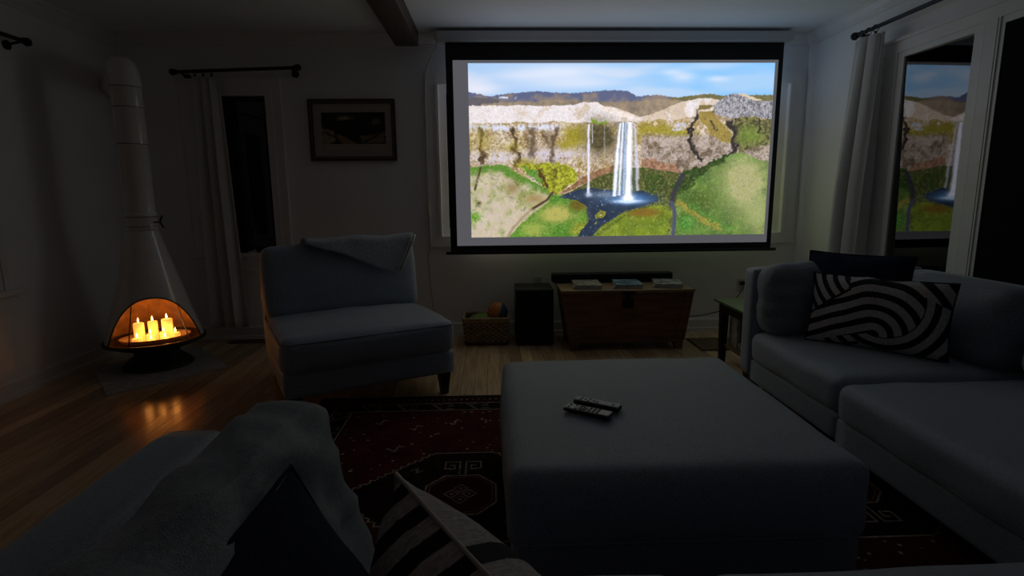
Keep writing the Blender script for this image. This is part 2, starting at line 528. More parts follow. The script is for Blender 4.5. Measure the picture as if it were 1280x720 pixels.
# ------------------------------------------------------------------ the projected picture
def paint_screen():
    W, Hh = 764, 432
    v = (np.arange(Hh) + 0.5) / Hh; u = (np.arange(W) + 0.5) / W
    U, V = np.meshgrid(u, v)
    # picture coordinates of the photograph
    X = 584 + 6.5 * V + U * (382 - 15.5 * V)
    Y = 76 + 5 * U + V * (221 - 9.5 * U)
    n1 = fbm(Hh, W, 10, 18, 3); n2 = fbm(Hh, W, 40, 70, 9, 3); n3 = fbm(Hh, W, 90, 160, 21, 2)
    n4 = fbm(Hh, W, 6, 10, 33); vst = fbm(Hh, W, 14, 110, 41, 3)
    Xw = X + (n1 - .5) * 9 + (n2 - .5) * 4; Yw = Y + (n1[::-1] - .5) * 6 + (n2[::-1] - .5) * 3
    Xs = X + (n1 - .5) * 3.0 + (n2 - .5) * 1.2; Ys = Y + (n1[::-1] - .5) * 2.0 + (n2[::-1] - .5) * 1.0
    img = np.zeros((Hh, W, 3))
    # sky
    t = np.clip((X - 640) / 260, 0, 1)
    sky = mixc((160, 192, 216), (130, 186, 222), t)
    img[:] = sky
    cl = fbm(Hh, W, 7, 3, 51, 2)
    lay(img, np.clip((cl - .42) * 2.6, 0, 1) * (0.9 - .55 * t), (208, 212, 214))
    for (cx, cy, rx, ry, a) in ((700, 88, 60, 10, .7), (720, 102, 70, 8, .6), (600, 108, 22, 8, .6), (850, 96, 16, 6, .6), (893, 99, 14, 3.5, .6), (836, 90, 14, 4, .5), (650, 92, 40, 6, .4)):
        lay(img, a * np.exp(-((X - cx) / rx) ** 2 - ((Y - cy) / ry) ** 2), (228, 226, 222))
    # far mountains
    ridge = [(560, 109), (586, 111), (600, 114), (613, 116.5), (622, 115), (640, 113), (668, 111), (690, 113), (715, 114), (740, 112), (760, 111), (780, 112), (787, 115), (793, 119), (806, 118), (818, 117), (832, 119), (846, 121), (990, 124)]
    lay(img, inpoly(X, Y + (n3 - .5) * 1.5, ridge + [(990, 160), (560, 160)]), mixc((86, 92, 116), (132, 118, 104), np.clip((Y - 115) / 10 + (n1 - .5) * 1.6 + (n2 - .5) * .5, 0, 1)))
    lay(img, inpoly(Xs, Ys, [(560, 118), (600, 118), (624, 121), (620, 130), (560, 133)]), (92, 88, 88))
    lay(img, inpoly(Xs, Ys, [(622, 117), (634, 116.5), (634, 119), (622, 119.5)]) * .8, (215, 222, 235))
    lay(img, inpoly(Xs, Ys, [(640, 119), (644, 117), (642, 120)]) * .6, (215, 222, 235))
    lay(img, inpoly(X, Y + (n3 - .5) * 1.5, [(836, 121), (868, 118), (886, 116.5), (900, 119), (990, 119), (990, 140), (800, 140)]), mixc((122, 108, 66), (96, 96, 58), n2))
    lay(img, inpoly(Xs, Ys, [(600, 126), (700, 122), (770, 126), (820, 122), (850, 124), (850, 140), (760, 142), (640, 134), (600, 133)]), mixc((122, 110, 92), (158, 138, 108), np.clip(n1 + (n2 - .5) * .5, 0, 1)))
    # pale plateau
    plate = [(560, 128.5), (610, 128), (640, 128.5), (690, 129), (716, 129), (722, 126), (727, 124), (733, 126.5), (742, 125.5), (750, 129), (762, 131), (775, 134), (786, 139), (797, 143), (812, 140), (830, 134), (852, 126), (870, 122.5), (884, 122), (896, 125), (890, 136), (878, 142), (866, 150), (820, 152), (795, 154), (760, 152), (700, 152), (640, 150), (560, 152)]
    lay(img, inpoly(Xs, Ys, plate), mixc((222, 214, 204), (202, 184, 156), np.clip((n1 - .45) * 1.8 + (n2 - .5) * .35 + (X - 690) / 260, 0, 1)))
    lay(img, np.clip(1.1 - np.abs(n1 - .56) * 16, 0, 1) * inpoly(X, Y, plate) * np.clip((X - 650) / 90, .15, .5), (176, 144, 104))
    lay(img, inpoly(Xs, Ys, [(745, 128), (762, 132), (790, 141), (798, 146), (770, 143), (752, 136)]) * .6, (240, 228, 208))
    lay(img, inpoly(Xs, Ys, [(872, 131), (888, 130), (886, 134), (870, 137)]), (120, 104, 56))
    # ground under everything below the cliffs
    lay(img, (Y > 196), mixc((96, 128, 48), (84, 74, 44), n1))
    # cliff band
    cliff = [(560, 150), (640, 149), (700, 149), (740, 150), (800, 148), (840, 148), (868, 143), (890, 140), (990, 144), (990, 215), (915, 200), (860, 215), (700, 250), (640, 215), (560, 210)]
    cm = inpoly(Xs, Ys, cliff)
    ctex = mixc((208, 190, 158), (136, 112, 78), np.clip((n1 - .45) * 1.4 + (n2 - .45) * 1.2, 0, 1))
    lay(img, cm, ctex)
    lay(img, cm * np.clip((n3 - .56) * 2.4, 0, 1) * .6, (96, 74, 46))
    lay(img, cm * np.clip((n1 - .5) * 3, 0, 1) * .55, (190, 166, 84))
    crk = fbm(Hh, W, 34, 60, 91); crk2 = fbm(Hh, W, 16, 90, 95)
    lay(img, cm * np.clip(1.15 - np.abs(crk - .5) * 16, 0, 1) * .62, (78, 58, 36))
    lay(img, cm * np.clip(1.1 - np.abs(crk2 - .5) * 18, 0, 1) * .45, (96, 74, 46))
    lay(img, cm * np.clip((crk - .66) * 5, 0, 1) * .7, (224, 210, 184))
    wl = np.clip(1 - np.abs(Y - 155.5) / 6, 0, 1) * (X < 700) * np.clip(.4 + (vst - .4) * 3, 0, 1)
    lay(img, cm * np.clip(wl * 1.6, 0, 1), (206, 208, 214))
    wl2 = np.clip(1 - np.abs(Y - 190 + (X - 690) * .06) / 13, 0, 1) * np.exp(-((X - 690) / 45) ** 2) + np.exp(-((X - 610) / 26) ** 2 - ((Y - 193) / 6) ** 2)
    lay(img, cm * np.clip(wl2 * 1.5 * (n2 > .36), 0, 1) * .85, (200, 192, 194))
    for (pl, w, a) in (([(600, 158), (602, 200)], 4, .75), ([(640, 158), (642, 175), (646, 203)], 4.5, .8), ([(664, 158), (662, 190)], 7, .55), ([(690, 160), (688, 198)], 5, .6), ([(680, 165), (684, 176)], 6, .45)):
        lay(img, sm(dline(Xw, Yw, pl), w) * a * 1.4 * cm, (66, 48, 28))
    for (cx, cy, rx, ry, a) in ((716, 166, 13, 13, .9), (706, 176, 12, 6, .6), (602, 170, 12, 16, .35), (636, 178, 14, 6, .4), (655, 200, 14, 5, .5), (846, 166, 18, 6, .85), (820, 160, 20, 6, .7), (802, 160, 10, 10, .6)):
        lay(img, np.clip(a * 1.4 * np.exp(-((Xw - cx) / rx) ** 2 - ((Yw - cy) / ry) ** 2), 0, .95) * cm, mixc((172, 164, 40), (120, 104, 30), n3))
    # right cliffs
    lay(img, cm * (X > 800) * np.clip((Y - 164) / 6, 0, 1) * .8, mixc((176, 160, 144), (92, 78, 64), np.clip((n1 - .4) * 1.6 + (n2 - .5) * .8, 0, 1)))
    lay(img, inpoly(Xs, Ys, [(842, 152), (856, 150), (856, 162), (838, 160)]) * (n3 > .35), (190, 190, 194))
    rock = [(889, 131), (898, 124), (908, 118), (916, 116.5), (926, 118), (936, 121), (944, 126), (956, 126), (990, 124), (990, 148), (940, 147), (905, 146), (892, 141)]
    strk = fbm(Hh, W, 60, 90, 77, 3)
    lay(img, cm * (X > 800) * (Y > 164) * np.clip(1.1 - np.abs(crk - .5) * 16, 0, 1) * .6, (62, 52, 44))
    lay(img, inpoly(X, Y, rock), mixc((176, 172, 168), (104, 102, 104), np.clip((strk - .35) * 1.6, 0, 1)))
    lay(img, inpoly(X, Y, rock) * np.clip(1.1 - np.abs(crk2 - .5) * 10, 0, 1) * .75, (62, 62, 66))
    lay(img, inpoly(Xs, Ys, [(918, 117), (930, 118), (952, 126), (945, 126.5), (930, 122)]), (206, 188, 156))
    lay(img, inpoly(Xs, Ys, [(872, 138), (886, 137), (912, 165), (912, 178), (900, 176), (872, 150)]), mixc((176, 156, 76), (120, 98, 44), n3))
    lay(img, inpoly(Xw, Yw, [(918, 148), (990, 148), (990, 182), (960, 178), (920, 190)]), mixc((128, 122, 70), (60, 58, 36), np.clip((n2 - .3) * 1.8, 0, 1)))
    lay(img, np.exp(-((Xw - 936) / 18) ** 2 - ((Yw - 168) / 10) ** 2) * .8, (112, 138, 46))
    for (pl, w, a) in (([(871, 140), (866, 152), (860, 168), (866, 184), (874, 196)], 3.2, .95), ([(911, 150), (916, 160), (916, 178), (911, 192)], 4.5, .95), ([(948, 150), (950, 162)], 3, .7), ([(884, 150), (892, 162)], 2.2, .6)):
        lay(img, np.clip(sm(dline(Xw, Yw, pl), w) * a * 1.6, 0, 1), (44, 38, 34))
    lay(img, inpoly(Xw, Yw, [(800, 196), (822, 199), (848, 202), (850, 212), (826, 213), (806, 208)]), mixc((178, 138, 104), (118, 84, 60), n2))
    # wet rock, undercut and slopes behind the pool
    lay(img, np.clip(1.5 * np.exp(-((Xw - 748) / 17) ** 2 - ((Yw - 168) / 19) ** 2), 0, .92), mixc((52, 48, 30), (96, 86, 44), n3))
    lay(img, inpoly(Xs, Ys, [(698, 240), (712, 230), (730, 216), (752, 207), (772, 203), (772, 212), (740, 222), (716, 234)]), mixc((160, 124, 86), (110, 78, 48), n2))
    lay(img, inpoly(Xs, Ys, [(690, 244), (715, 236), (745, 219), (775, 208), (800, 207), (836, 212), (858, 215), (850, 250), (800, 262), (730, 262)]), mixc((62, 66, 30), (92, 96, 44), n2))
    lay(img, inpoly(Xs, Ys, [(802, 216), (820, 214), (834, 222), (826, 236), (806, 240)]), mixc((66, 92, 28), (54, 60, 28), n2))
    # left meadow
    mL = inpoly(Xs, Ys, [(560, 206), (588, 206), (604, 203), (624, 201), (634, 204), (648, 214), (664, 224), (684, 234), (690, 240), (684, 252), (662, 270), (640, 299), (560, 299)])
    lay(img, mL, mixc((190, 176, 146), (138, 146, 80), np.clip((n1 - .34) * 1.7 + (n3 - .5) * .9, 0, 1)))
    lay(img, mL * np.exp(-((X - 606) / 30) ** 2 - ((Y - 268) / 26) ** 2) * .45, (206, 188, 172))
    gl = dline(Xw, Yw, [(588, 208), (606, 205), (626, 204), (644, 214), (664, 226), (684, 236)])
    lay(img, mL * np.clip(1.4 - gl / 7, 0, 1) * .95, mixc((96, 150, 44), (74, 122, 36), n3))
    lay(img, mL * np.exp(-((X - 594) / 7) ** 2 - ((Y - 270) / 6) ** 2) * 1.0, (92, 160, 32))
    lay(img, mL * np.exp(-((X - 640) / 9) ** 2 - ((Y - 232) / 8) ** 2) * .6, (112, 92, 40))
    lay(img, mL * np.exp(-((X - 668) / 14) ** 2 - ((Y - 246) / 7) ** 2) * .6, (136, 108, 44))
    lay(img, np.clip(1.3 - dline(X, Y, [(601, 204), (598, 218), (594, 234)]) / 1.6, 0, 1) * (n3 > .35), (66, 56, 30))
    lay(img, np.exp(-((X - 599) / 2.6) ** 2 - ((Y - 252) / 3) ** 2), (72, 64, 40))
    my = inpoly(Xw, Yw, [(646, 203), (676, 200), (708, 202), (722, 214), (714, 226), (694, 238), (680, 232), (664, 222)])
    lay(img, my, mixc((166, 172, 36), (110, 104, 26), np.clip((n2 - .3) * 1.6, 0, 1)))
    lay(img, inpoly(Xw, Yw, [(652, 206), (672, 210), (674, 228), (662, 222)]) * .8, (76, 138, 48))
    lay(img, np.clip(1.3 - dline(Xw, Yw, [(675, 210), (676, 222), (682, 230)]) / 3, 0, 1), (66, 46, 24))
    lay(img, np.clip(1.2 - dline(Xw, Yw, [(694, 206), (698, 218)]) / 2, 0, 1) * .7, (70, 56, 24))
    # second meadow, right of the gully
    m2 = inpoly(Xs, Ys, [(688, 240), (700, 240), (718, 246), (730, 256), (733, 270), (730, 282), (720, 299), (632, 299), (650, 280), (668, 264), (684, 252)])
    lay(img, m2, mixc((92, 152, 44), (70, 126, 34), np.clip(n1 + (n3 - .5) * .6, 0, 1)))
    lay(img, m2 * np.clip(1.6 * np.exp(-((Xw - 694) / 20) ** 2 - ((Yw - 266) / 9) ** 2), 0, 1), mixc((206, 190, 112), (140, 140, 50), n3))
    lay(img, m2 * np.clip(1.4 * np.exp(-((Xw - 668) / 16) ** 2 - ((Yw - 286) / 9) ** 2), 0, 1), mixc((176, 184, 84), (110, 150, 44), n3))
    lay(img, m2 * np.clip(1.3 * np.exp(-((Xw - 724) / 9) ** 2 - ((Yw - 286) / 10) ** 2), 0, 1), (128, 136, 36))
    lay(img, np.clip(1.8 * np.exp(-((X - 722) / 9) ** 2 - ((Y - 254) / 7) ** 2), 0, .9), mixc((132, 112, 30), (72, 58, 22), n3))
    # pool and river
    pool = [(697, 244), (712, 238), (735, 232), (770, 236), (802, 237), (822, 244), (820, 251), (800, 257), (782, 261), (764, 274), (748, 286), (738, 299), (718, 299), (730, 284), (736, 272), (733, 258), (720, 247)]
    lay(img, inpoly(Xs, Ys, pool), mixc((32, 42, 56), (46, 60, 76), n1))
    lay(img, inpoly(Xs, Ys, [(743, 268), (750, 261), (757, 263), (752, 270), (745, 273)]), (128, 124, 44))
    lay(img, inpoly(Xs, Ys, [(742, 280), (747, 275), (745, 280)]), (150, 140, 60))
    lay(img, inpoly(X, Y, pool) * (n3 > .95) * (X < 775) * .5, (170, 190, 205))
    lay(img, np.clip(1.2 * np.exp(-((X - 786) / 26) ** 2 - ((Y - 247) / 7) ** 2), 0, .85), (74, 120, 164))
    lay(img, .6 * np.exp(-((X - 755) / 16) ** 2 - ((Y - 241) / 5) ** 2), (150, 168, 180))
    # centre slope
    mC = inpoly(Xs, Ys, [(736, 299), (752, 284), (776, 266), (792, 261), (820, 256), (832, 256), (839, 266), (838, 282), (828, 299)])
    lay(img, mC, mixc((132, 156, 36), (94, 120, 28), np.clip(n1 + (n3 - .5) * .9, 0, 1)))
    lay(img, mC * np.clip(1.4 * np.exp(-((X - 804) / 22) ** 2 - ((Y - 264) / 6) ** 2), 0, 1) * .85, (122, 88, 30))
    lay(img, mC * np.clip(1.3 - dline(X, Y, [(742, 297), (762, 282), (780, 268)]) / 2, 0, 1) * .6, (76, 84, 30))
    # right hill
    mR = inpoly(Xs, Ys, [(842, 258), (848, 240), (858, 226), (880, 212), (900, 200), (913, 190), (926, 189), (944, 196), (966, 203), (990, 206), (990, 299), (838, 299)])
    tan = np.clip(1.5 * np.exp(-((Xw - 930) / 26) ** 2 - ((Yw - 226) / 30) ** 2) + .7 * np.exp(-((Xw - 950) / 20) ** 2 - ((Yw - 270) / 22) ** 2), 0, 1)
    lay(img, mR, mixc((108, 146, 56), (72, 108, 42), np.clip(n1 + (n3 - .5) * .8, 0, 1)))
    lay(img, mR * tan, mixc((196, 190, 136), (120, 122, 64), np.clip((n3 - .25) * 1.4, 0, 1)))
    lay(img, mR * np.clip(1.4 * np.exp(-((Xw - 875) / 16) ** 2 - ((Yw - 252) / 16) ** 2), 0, 1) * .5, (66, 84, 26))
    lay(img, mR * np.clip(1.3 - dline(Xw, Yw, [(849, 254), (866, 264), (880, 274), (900, 284)]) / 5, 0, 1) * .75, (168, 136, 54))
    lay(img, mR * np.clip(1.4 * np.exp(-((X - 858) / 10) ** 2 - ((Y - 278) / 10) ** 2), 0, 1) * .8, (70, 140, 44))
    lay(img, mR * np.clip(1.3 - dline(Xw, Yw, [(868, 254), (886, 272), (912, 284)]) / 5, 0, 1) * .6, (78, 136, 46))
    lay(img, inpoly(Xw, Yw, [(838, 232), (850, 214), (874, 206), (898, 196), (912, 190), (906, 200), (884, 214), (866, 226), (850, 242)]), mixc((52, 84, 24), (40, 54, 22), n2))
    # streams and the path
    lay(img, np.clip(1.6 - dline(X, Y, [(852, 216), (848, 226), (841, 240), (839, 254)]) / 2.6, 0, 1), (52, 52, 56))
    lay(img, np.clip(1.5 - dline(X, Y, [(839, 252), (843, 264), (843, 278), (841, 298)]) / 2.4, 0, 1), (74, 76, 90))
    lay(img, np.clip(1.4 - dline(X, Y, [(690, 238), (683, 248), (674, 254), (664, 260)]) / 1.6, 0, 1), (70, 52, 32))
    lay(img, np.clip(1.3 - dline(X, Y, [(664, 260), (652, 272), (642, 284), (634, 298)]) / 1.8, 0, 1), (158, 138, 104))
    grs = (Y > 200) & (img[..., 1] > img[..., 0] * .92) & (img[..., 1] > img[..., 2] * 1.2)
    lay(img, grs * np.clip((n3 - .62) * 4, 0, 1) * .30, (196, 196, 128))
    lay(img, grs * np.clip((.36 - n3) * 4, 0, 1) * .35, (52, 84, 30))
    img[..., 1] *= np.where(grs & (img[..., 1] > img[..., 0] * 1.12), .95, 1.0)
    soft_ = img.copy()
    for ax in (0, 1):
        soft_ = (np.roll(soft_, 1, ax) + 2 * soft_ + np.roll(soft_, -1, ax)) / 4
    img[6:-6, 6:-6] = .55 * img[6:-6, 6:-6] + .45 * soft_[6:-6, 6:-6]
    # the falls
    def strand(x0, y0, x1, y1, w0, w1, a, col=(238, 244, 250)):
        t = np.clip((Y - y0) / (y1 - y0), 0, 1)
        wob = (vst - .5) * 1.2
        dx = np.abs(X - (x0 + (x1 - x0) * t ** .8) + wob)
        lay(img, np.clip(1.35 - dx / (w0 + (w1 - w0) * t), 0, 1) * ((Y > y0) & (Y < y1)) * a, col)
    strand(778, 150, 781, 244, 9.5, 13, .55, (96, 112, 130))
    strand(773, 151, 767, 243, 1.6, 3.0, .95); strand(777, 150, 773, 242, 1.3, 2.2, .85); strand(780, 150, 778, 240, 1.0, 1.6, .8, (160, 196, 228))
    strand(785, 150, 784, 248, 3.2, 4.8, 1.0, (250, 252, 255)); strand(790, 151, 796, 236, 1.4, 2.2, .7, (206, 204, 216)); strand(792, 158, 797, 222, .8, 1.8, .5, (200, 196, 206))
    strand(733.5, 152, 734.5, 240, 1.6, 1.7, .9, (226, 226, 236)); strand(738, 152, 738.5, 176, .6, .8, .7, (200, 206, 214)); strand(753, 153, 754, 196, .7, 1.2, .35, (190, 200, 210))
    lay(img, np.clip(1.5 * np.exp(-((X - 784) / 7) ** 2 - ((Y - 246) / 5) ** 2), 0, 1), (248, 251, 255))
    lay(img, np.clip(1.1 * np.exp(-((X - 784) / 18) ** 2 - ((Y - 250) / 2.6) ** 2), 0, .9), (214, 232, 248))
    lay(img, np.clip(1.0 * np.exp(-((X - 735) / 4) ** 2 - ((Y - 241) / 3) ** 2), 0, .8), (196, 212, 222))
    lay(img, np.clip(1.2 - dline(Xw, Yw, [(735, 149), (756, 149)]) / 2.5, 0, 1), (120, 146, 40))
    img *= (1 + (n3 - .5) * .12 * (Y > 122))[..., None]
    return np.clip(img, 0, 1)

# screen measurements on the wall (metres)
SX0, SX1, SZ0, SZ1 = -0.29, 2.315, 0.785, 2.245            # white cloth
PX0, PX1, PZ0, PZ1 = -0.172, 2.288, 0.852, 2.222           # picture on it
def screen_material():
    pic = paint_screen()
    h, w, _ = pic.shape
    sx = w / (PX1 - PX0)
    W = int(round((SX1 - SX0) * sx)); Hh = int(round((SZ1 - SZ0) * sx))
    full = np.zeros((Hh, W, 3)); full[:] = np.array([76, 76, 76]) / 255.0      # the projector's black level
    ox = int(round((PX0 - SX0) * sx)); oy = int(round((SZ1 - PZ1) * sx))
    ph = int(round((PZ1 - PZ0) * sx))
    rows = np.clip((np.arange(ph) + .5) * h / ph, 0, h - 1).astype(int)
    full[oy:oy + ph, ox:ox + w] = pic[rows]
    im = make_image('projected_picture', full)
    m, nt, out = new_mat('projection_cloth')
    uv = N(nt, 'ShaderNodeUVMap')
    t = N(nt, 'ShaderNodeTexImage'); t.image = im; t.extension = 'EXTEND'
    nt.links.new(uv.outputs[0], t.inputs['Vector'])
    p = N(nt, 'ShaderNodeBsdfPrincipled', Roughness=0.9)
    p.inputs['Base Color'].default_value = (0.3, 0.3, 0.3, 1)
    p.inputs['Emission Strength'].default_value = SCREEN_GAIN
    cool = N(nt, 'ShaderNodeMixRGB', blend_type='MULTIPLY'); cool.inputs['Fac'].default_value = 1.0
    cool.inputs[2].default_value = LAMP_TINT + (1,)
    nt.links.new(t.outputs['Color'], cool.inputs[1]); nt.links.new(cool.outputs[0], p.inputs['Emission Color'])
    nt.links.new(p.outputs['BSDF'], out.inputs['Surface'])
    m.cycles.emission_sampling = 'FRONT'
    MATS['projection_cloth'] = m
screen_material()

# ------------------------------------------------------------------ rug, cushion and print patterns
RX0, RX1, RY0, RY1 = -1.02, 2.28, 0.96, 3.18
def paint_rug():
    s = 260
    W, Hh = int((RX1 - RX0) * s), int((RY1 - RY0) * s)
    xs = RX0 + (np.arange(W) + .5) / s; ys = RY1 - (np.arange(Hh) + .5) / s
    X, Y = np.meshgrid(xs, ys)
    cx, cy = (RX0 + RX1) / 2, (RY0 + RY1) / 2
    n1 = fbm(Hh, W, 10, 14, 5); n2 = fbm(Hh, W, 120, 160, 6, 2)
    ax = np.abs(X - cx); ay = np.abs(Y - cy)
    hx, hy = (RX1 - RX0) / 2, (RY1 - RY0) / 2
    e = np.minimum(hx - ax, hy - ay)            # distance from the rug's edge
    red = mixc((112, 46, 40), (84, 34, 30), np.clip(n1 + (n2 - .5) * .7, 0, 1))
    img = red.copy()
    dark = mixc((34, 22, 22), (52, 26, 24), n2)
    white = (206, 190, 170)
    # border bands
    lay(img, e < .235, dark)
    lay(img, e < .035, (28, 18, 18))
    for lo, hi in ((.035, .050), (.085, .098)):
        lay(img, (e > lo) & (e < hi), (92, 32, 28))
    along = np.where(hx - ax < hy - ay, Y, X)
    lay(img, (np.abs(e - .066) < .008) & (np.mod(along, .034) < .014), (176, 150, 128))
    lay(img, np.abs(e - .120) < .0045, white); lay(img, np.abs(e - .222) < .0045, white)
    # vine in the main border: slanting bars and small squares
    ph = np.mod(along, .20) / .20; q = (e - .120) / .102
    bar = (np.abs(ph - .15 - .38 * q) < .045) & (q > .1) & (q < .9)
    bar |= (np.abs(q - .2) < .05) & (ph > .2) & (ph < .5)
    bar |= (np.abs(q - .8) < .05) & (ph > .62) & (ph < .85)
    bar |= (np.hypot((ph - .72) * 1.8, q - .35) < .17) & (np.hypot((ph - .72) * 1.8, q - .35) > .09)
    lay(img, bar * .8, (172, 156, 138))
    # field: scattered knots
    rng = np.random.RandomState(11)
    fld = (e > .25)
    for _ in range(1500):
        x = rng.uniform(RX0, RX1); y = rng.uniform(RY0, RY1)
        r = rng.uniform(.0035, .0072)
        i0, i1 = int((x - RX0) * s), int((RY1 - y) * s)
        sl = (slice(max(0, i1 - 3), i1 + 4), slice(max(0, i0 - 3), i0 + 4))
        if X[sl].size == 0: continue
        m = (np.abs(X[sl] - x) < r) & (np.abs(Y[sl] - y) < r) & fld[sl]
        sub_ = img[sl]; lay(sub_, m, white if rng.rand() < .6 else (26, 20, 24))
    # medallions: stepped dark ground, white outline, octagon with a flower, hooks
    def stepped(px, py, cx0):
        a = np.abs(px - cx0); b = np.abs(py - cy)
        st = .028
        lim = .155 + np.clip(.365 - b, 0, .30) / .30 * .30
        return a, b, np.floor(lim / st) * st
    tot_in = np.zeros(X.shape, bool)
    centres = (cx - .775, cx, cx + .775)
    for k, c0 in enumerate(centres):
        a, b, lim = stepped(X, Y, c0)
        tot_in |= (a < lim) & (b < .365)
    g = tot_in
    edge = g & ~(np.roll(g, 2, 0) & np.roll(g, -2, 0) & np.roll(g, 2, 1) & np.roll(g, -2, 1))
    lay(img, g & fld, dark); lay(img, edge & fld, white)
    for c0 in centres:
        a = np.abs(X - c0); b = np.abs(Y - cy)
        octd = np.maximum(np.maximum(a - .145, b - .148), (a + b * .9 - .205) * .74)
        lay(img, octd < 0, mixc((96, 28, 26), (64, 20, 20), n2))
        lay(img, np.abs(octd) < .0045, white); lay(img, np.abs(octd + .016) < .0028, (150, 120, 100))
        fl = np.zeros(X.shape)
        for (fx, fy) in ((0, .042), (0, -.042), (.036, 0), (-.036, 0)):
            r = np.abs(X - c0 - fx) + np.abs(Y - cy - fy)
            fl = np.maximum(fl, ((r < .034) & (r > .024)) | (r < .010))
        lay(img, fl, (176, 158, 140))
        for sg in (1, -1):
            for sx in (1, -1):
                hk = [(c0 + sx * .014, cy + sg * .165), (c0 + sx * .014, cy + sg * .272), (c0 + sx * .080, cy + sg * .272), (c0 + sx * .080, cy + sg * .212), (c0 + sx * .036, cy + sg * .205), (c0 + sx * .036, cy + sg * .240), (c0 + sx * .056, cy + sg * .240)]
                lay(img, dline(X, Y, hk) < .0042, (190, 174, 154))
        for (mx, my) in ((-.24, .06), (.24, .06), (-.24, -.06), (.24, -.06), (-.20, .20), (.20, .20), (-.2, -.2), (.2, -.2)):
            hk = [(c0 + mx - .028, cy + my), (c0 + mx, cy + my + .02), (c0 + mx + .0, cy + my - .02), (c0 + mx + .028, cy + my)]
            lay(img, dline(X, Y, hk) < .0042, (168, 150, 132))
    for (mx, my) in ((.06, .74), (.25, .66), (.19, .42), (.64, .88), (.45, .72), (.75, .55), (.95, .8)):
        for sx in (1, -1):
            for sy in (1, -1):
                x0 = cx + sx * (hx - .36 - mx); y0 = cy + sy * my
                hk = [(x0 - .03, y0 - .012), (x0 - .005, y0 - .03), (x0 + .005, y0 + .03), (x0 + .03, y0 + .012)]
                lay(img, (dline(X, Y, hk) < .005) & fld & ~g, (176, 156, 138))
    img *= (0.8 + 0.4 * n2)[..., None]
    return img

def paint_stripes(kind=0):
    W, Hh = 420, 240
    x = (np.arange(W) + .5) / W; y = (np.arange(Hh) + .5) / W
    X, Y = np.meshgrid(x, y)                         # y down, 0 .. 0.571
    n3 = fbm(Hh, W, 90, 150, 4, 2)
    navy = np.array((22, 25, 38)) / 255; wht = np.array((208, 202, 204)) / 255
    per = .102
    if kind == 0:
        C = np.array((.52, .455)); dr = np.array((-.90, .36)); dr = dr / np.hypot(*dr)
        t = np.maximum(0, (X - C[0]) * dr[0] + (Y - C[1]) * dr[1])
        d = np.hypot(X - C[0] - t * dr[0], Y - C[1] - t * dr[1])
        w = np.mod(d + .058, per) < .056
        # outer bands sweep round the right end and back underneath
        d2 = np.hypot(X - .58, Y - .20)
        outer = (d2 > .262) & ((X > .58) | (Y > .30)) & ((X - C[0]) * dr[1] - (Y - C[1]) * dr[0] < .02 + .9 * np.maximum(0, X - .40)) & (Y > -.30 + .5 * X)
        under = outer & (X < .66) & (Y < .50 - .30 * (X - .3))
        outer &= ~under
        w = np.where(outer, np.mod(d2 - .270, per * .92) < .050, w)
        # upper left fan
        dl = np.hypot(X - .46, Y + .10)
        fan = (Y < .34 - .75 * X) & (X < .30)
        w = np.where(fan, np.mod(dl + .015, .085) < .047, w)
        w = np.where(np.abs(Y - .34 + .75 * X) < .012, (X > .32) & w, w)
    else:
        # upper half of the print: room side; lower half: the other side
        d = np.hypot(X, Y * 1.15)
        w = np.mod(d + .012, .118) < .062
        w2 = (Y < .085) | ((Y > .145) & (Y < .185))
        w2 = np.where((X > .30) & (Y < .125), np.mod(X + Y * .5, .150) < .080, w2)
        w2 |= (Y > .26) & (np.mod(Y, .12) < .06)
        w = np.concatenate([w, w2], 0); n3 = np.concatenate([n3, n3], 0)
    img = np.where(w[..., None], wht, navy)
    return img * (0.86 + .28 * n3)[..., None]

def paint_print():
    W, Hh = 300, 156
    X, Y = np.meshgrid((np.arange(W) + .5) / W, (np.arange(Hh) + .5) / Hh)
    n1 = fbm(Hh, W, 5, 8, 2); n2 = fbm(Hh, W, 30, 50, 8, 3)
    Xw = X + (n1 - .5) * .06; Yw = Y + (n2 - .5) * .06
    img = np.zeros((Hh, W, 3)); img[:] = mixc((40, 40, 46), (24, 24, 28), n2)
    pale = (150, 134, 112)
    lay(img, np.clip(1.3 * np.exp(-((Xw - .36) / .10) ** 2 - ((Yw - .18) / .06) ** 2), 0, 1), (170, 154, 138))
    lay(img, np.clip(1.1 * np.exp(-((Xw - .27) / .08) ** 2 - ((Yw - .25) / .03) ** 2), 0, 1), (120, 108, 98))
    lay(img, np.hypot((Xw - .86) / .06, (Yw - .30) / .11) < 1, (108, 98, 88))
    lay(img, inpoly(Xw, Yw, [(0, .36), (.3, .34), (.62, .44), (1, .42), (1, .52), (.5, .56), (.25, .5), (0, .48)]), mixc((58, 52, 50), (30, 28, 28), n2))
    lay(img, inpoly(Xw, Yw, [(0, .5), (.18, .58), (.22, .86), (.1, 1), (0, 1)]), pale)
    lay(img, inpoly(Xw, Yw, [(.24, .66), (.42, .8), (.56, 1), (.3, 1), (.2, .84)]), (134, 116, 92))
    lay(img, inpoly(Xw, Yw, [(.58, .74), (.8, .72), (1, .62), (1, .96), (.62, .98)]), (128, 114, 92))
    lay(img, dline(Xw, Yw, [(.0, .6), (.2, .78), (.3, 1.0)]) < .016, (28, 24, 22))
    lay(img, dline(Xw, Yw, [(.3, .68), (.5, .9), (.62, .98), (.9, .7)]) < .018, (28, 24, 22))
    lay(img, inpoly(Xw, Yw, [(.44, .52), (.7, .48), (.82, .6), (.66, .72), (.46, .66)]), (26, 22, 22))
    return img

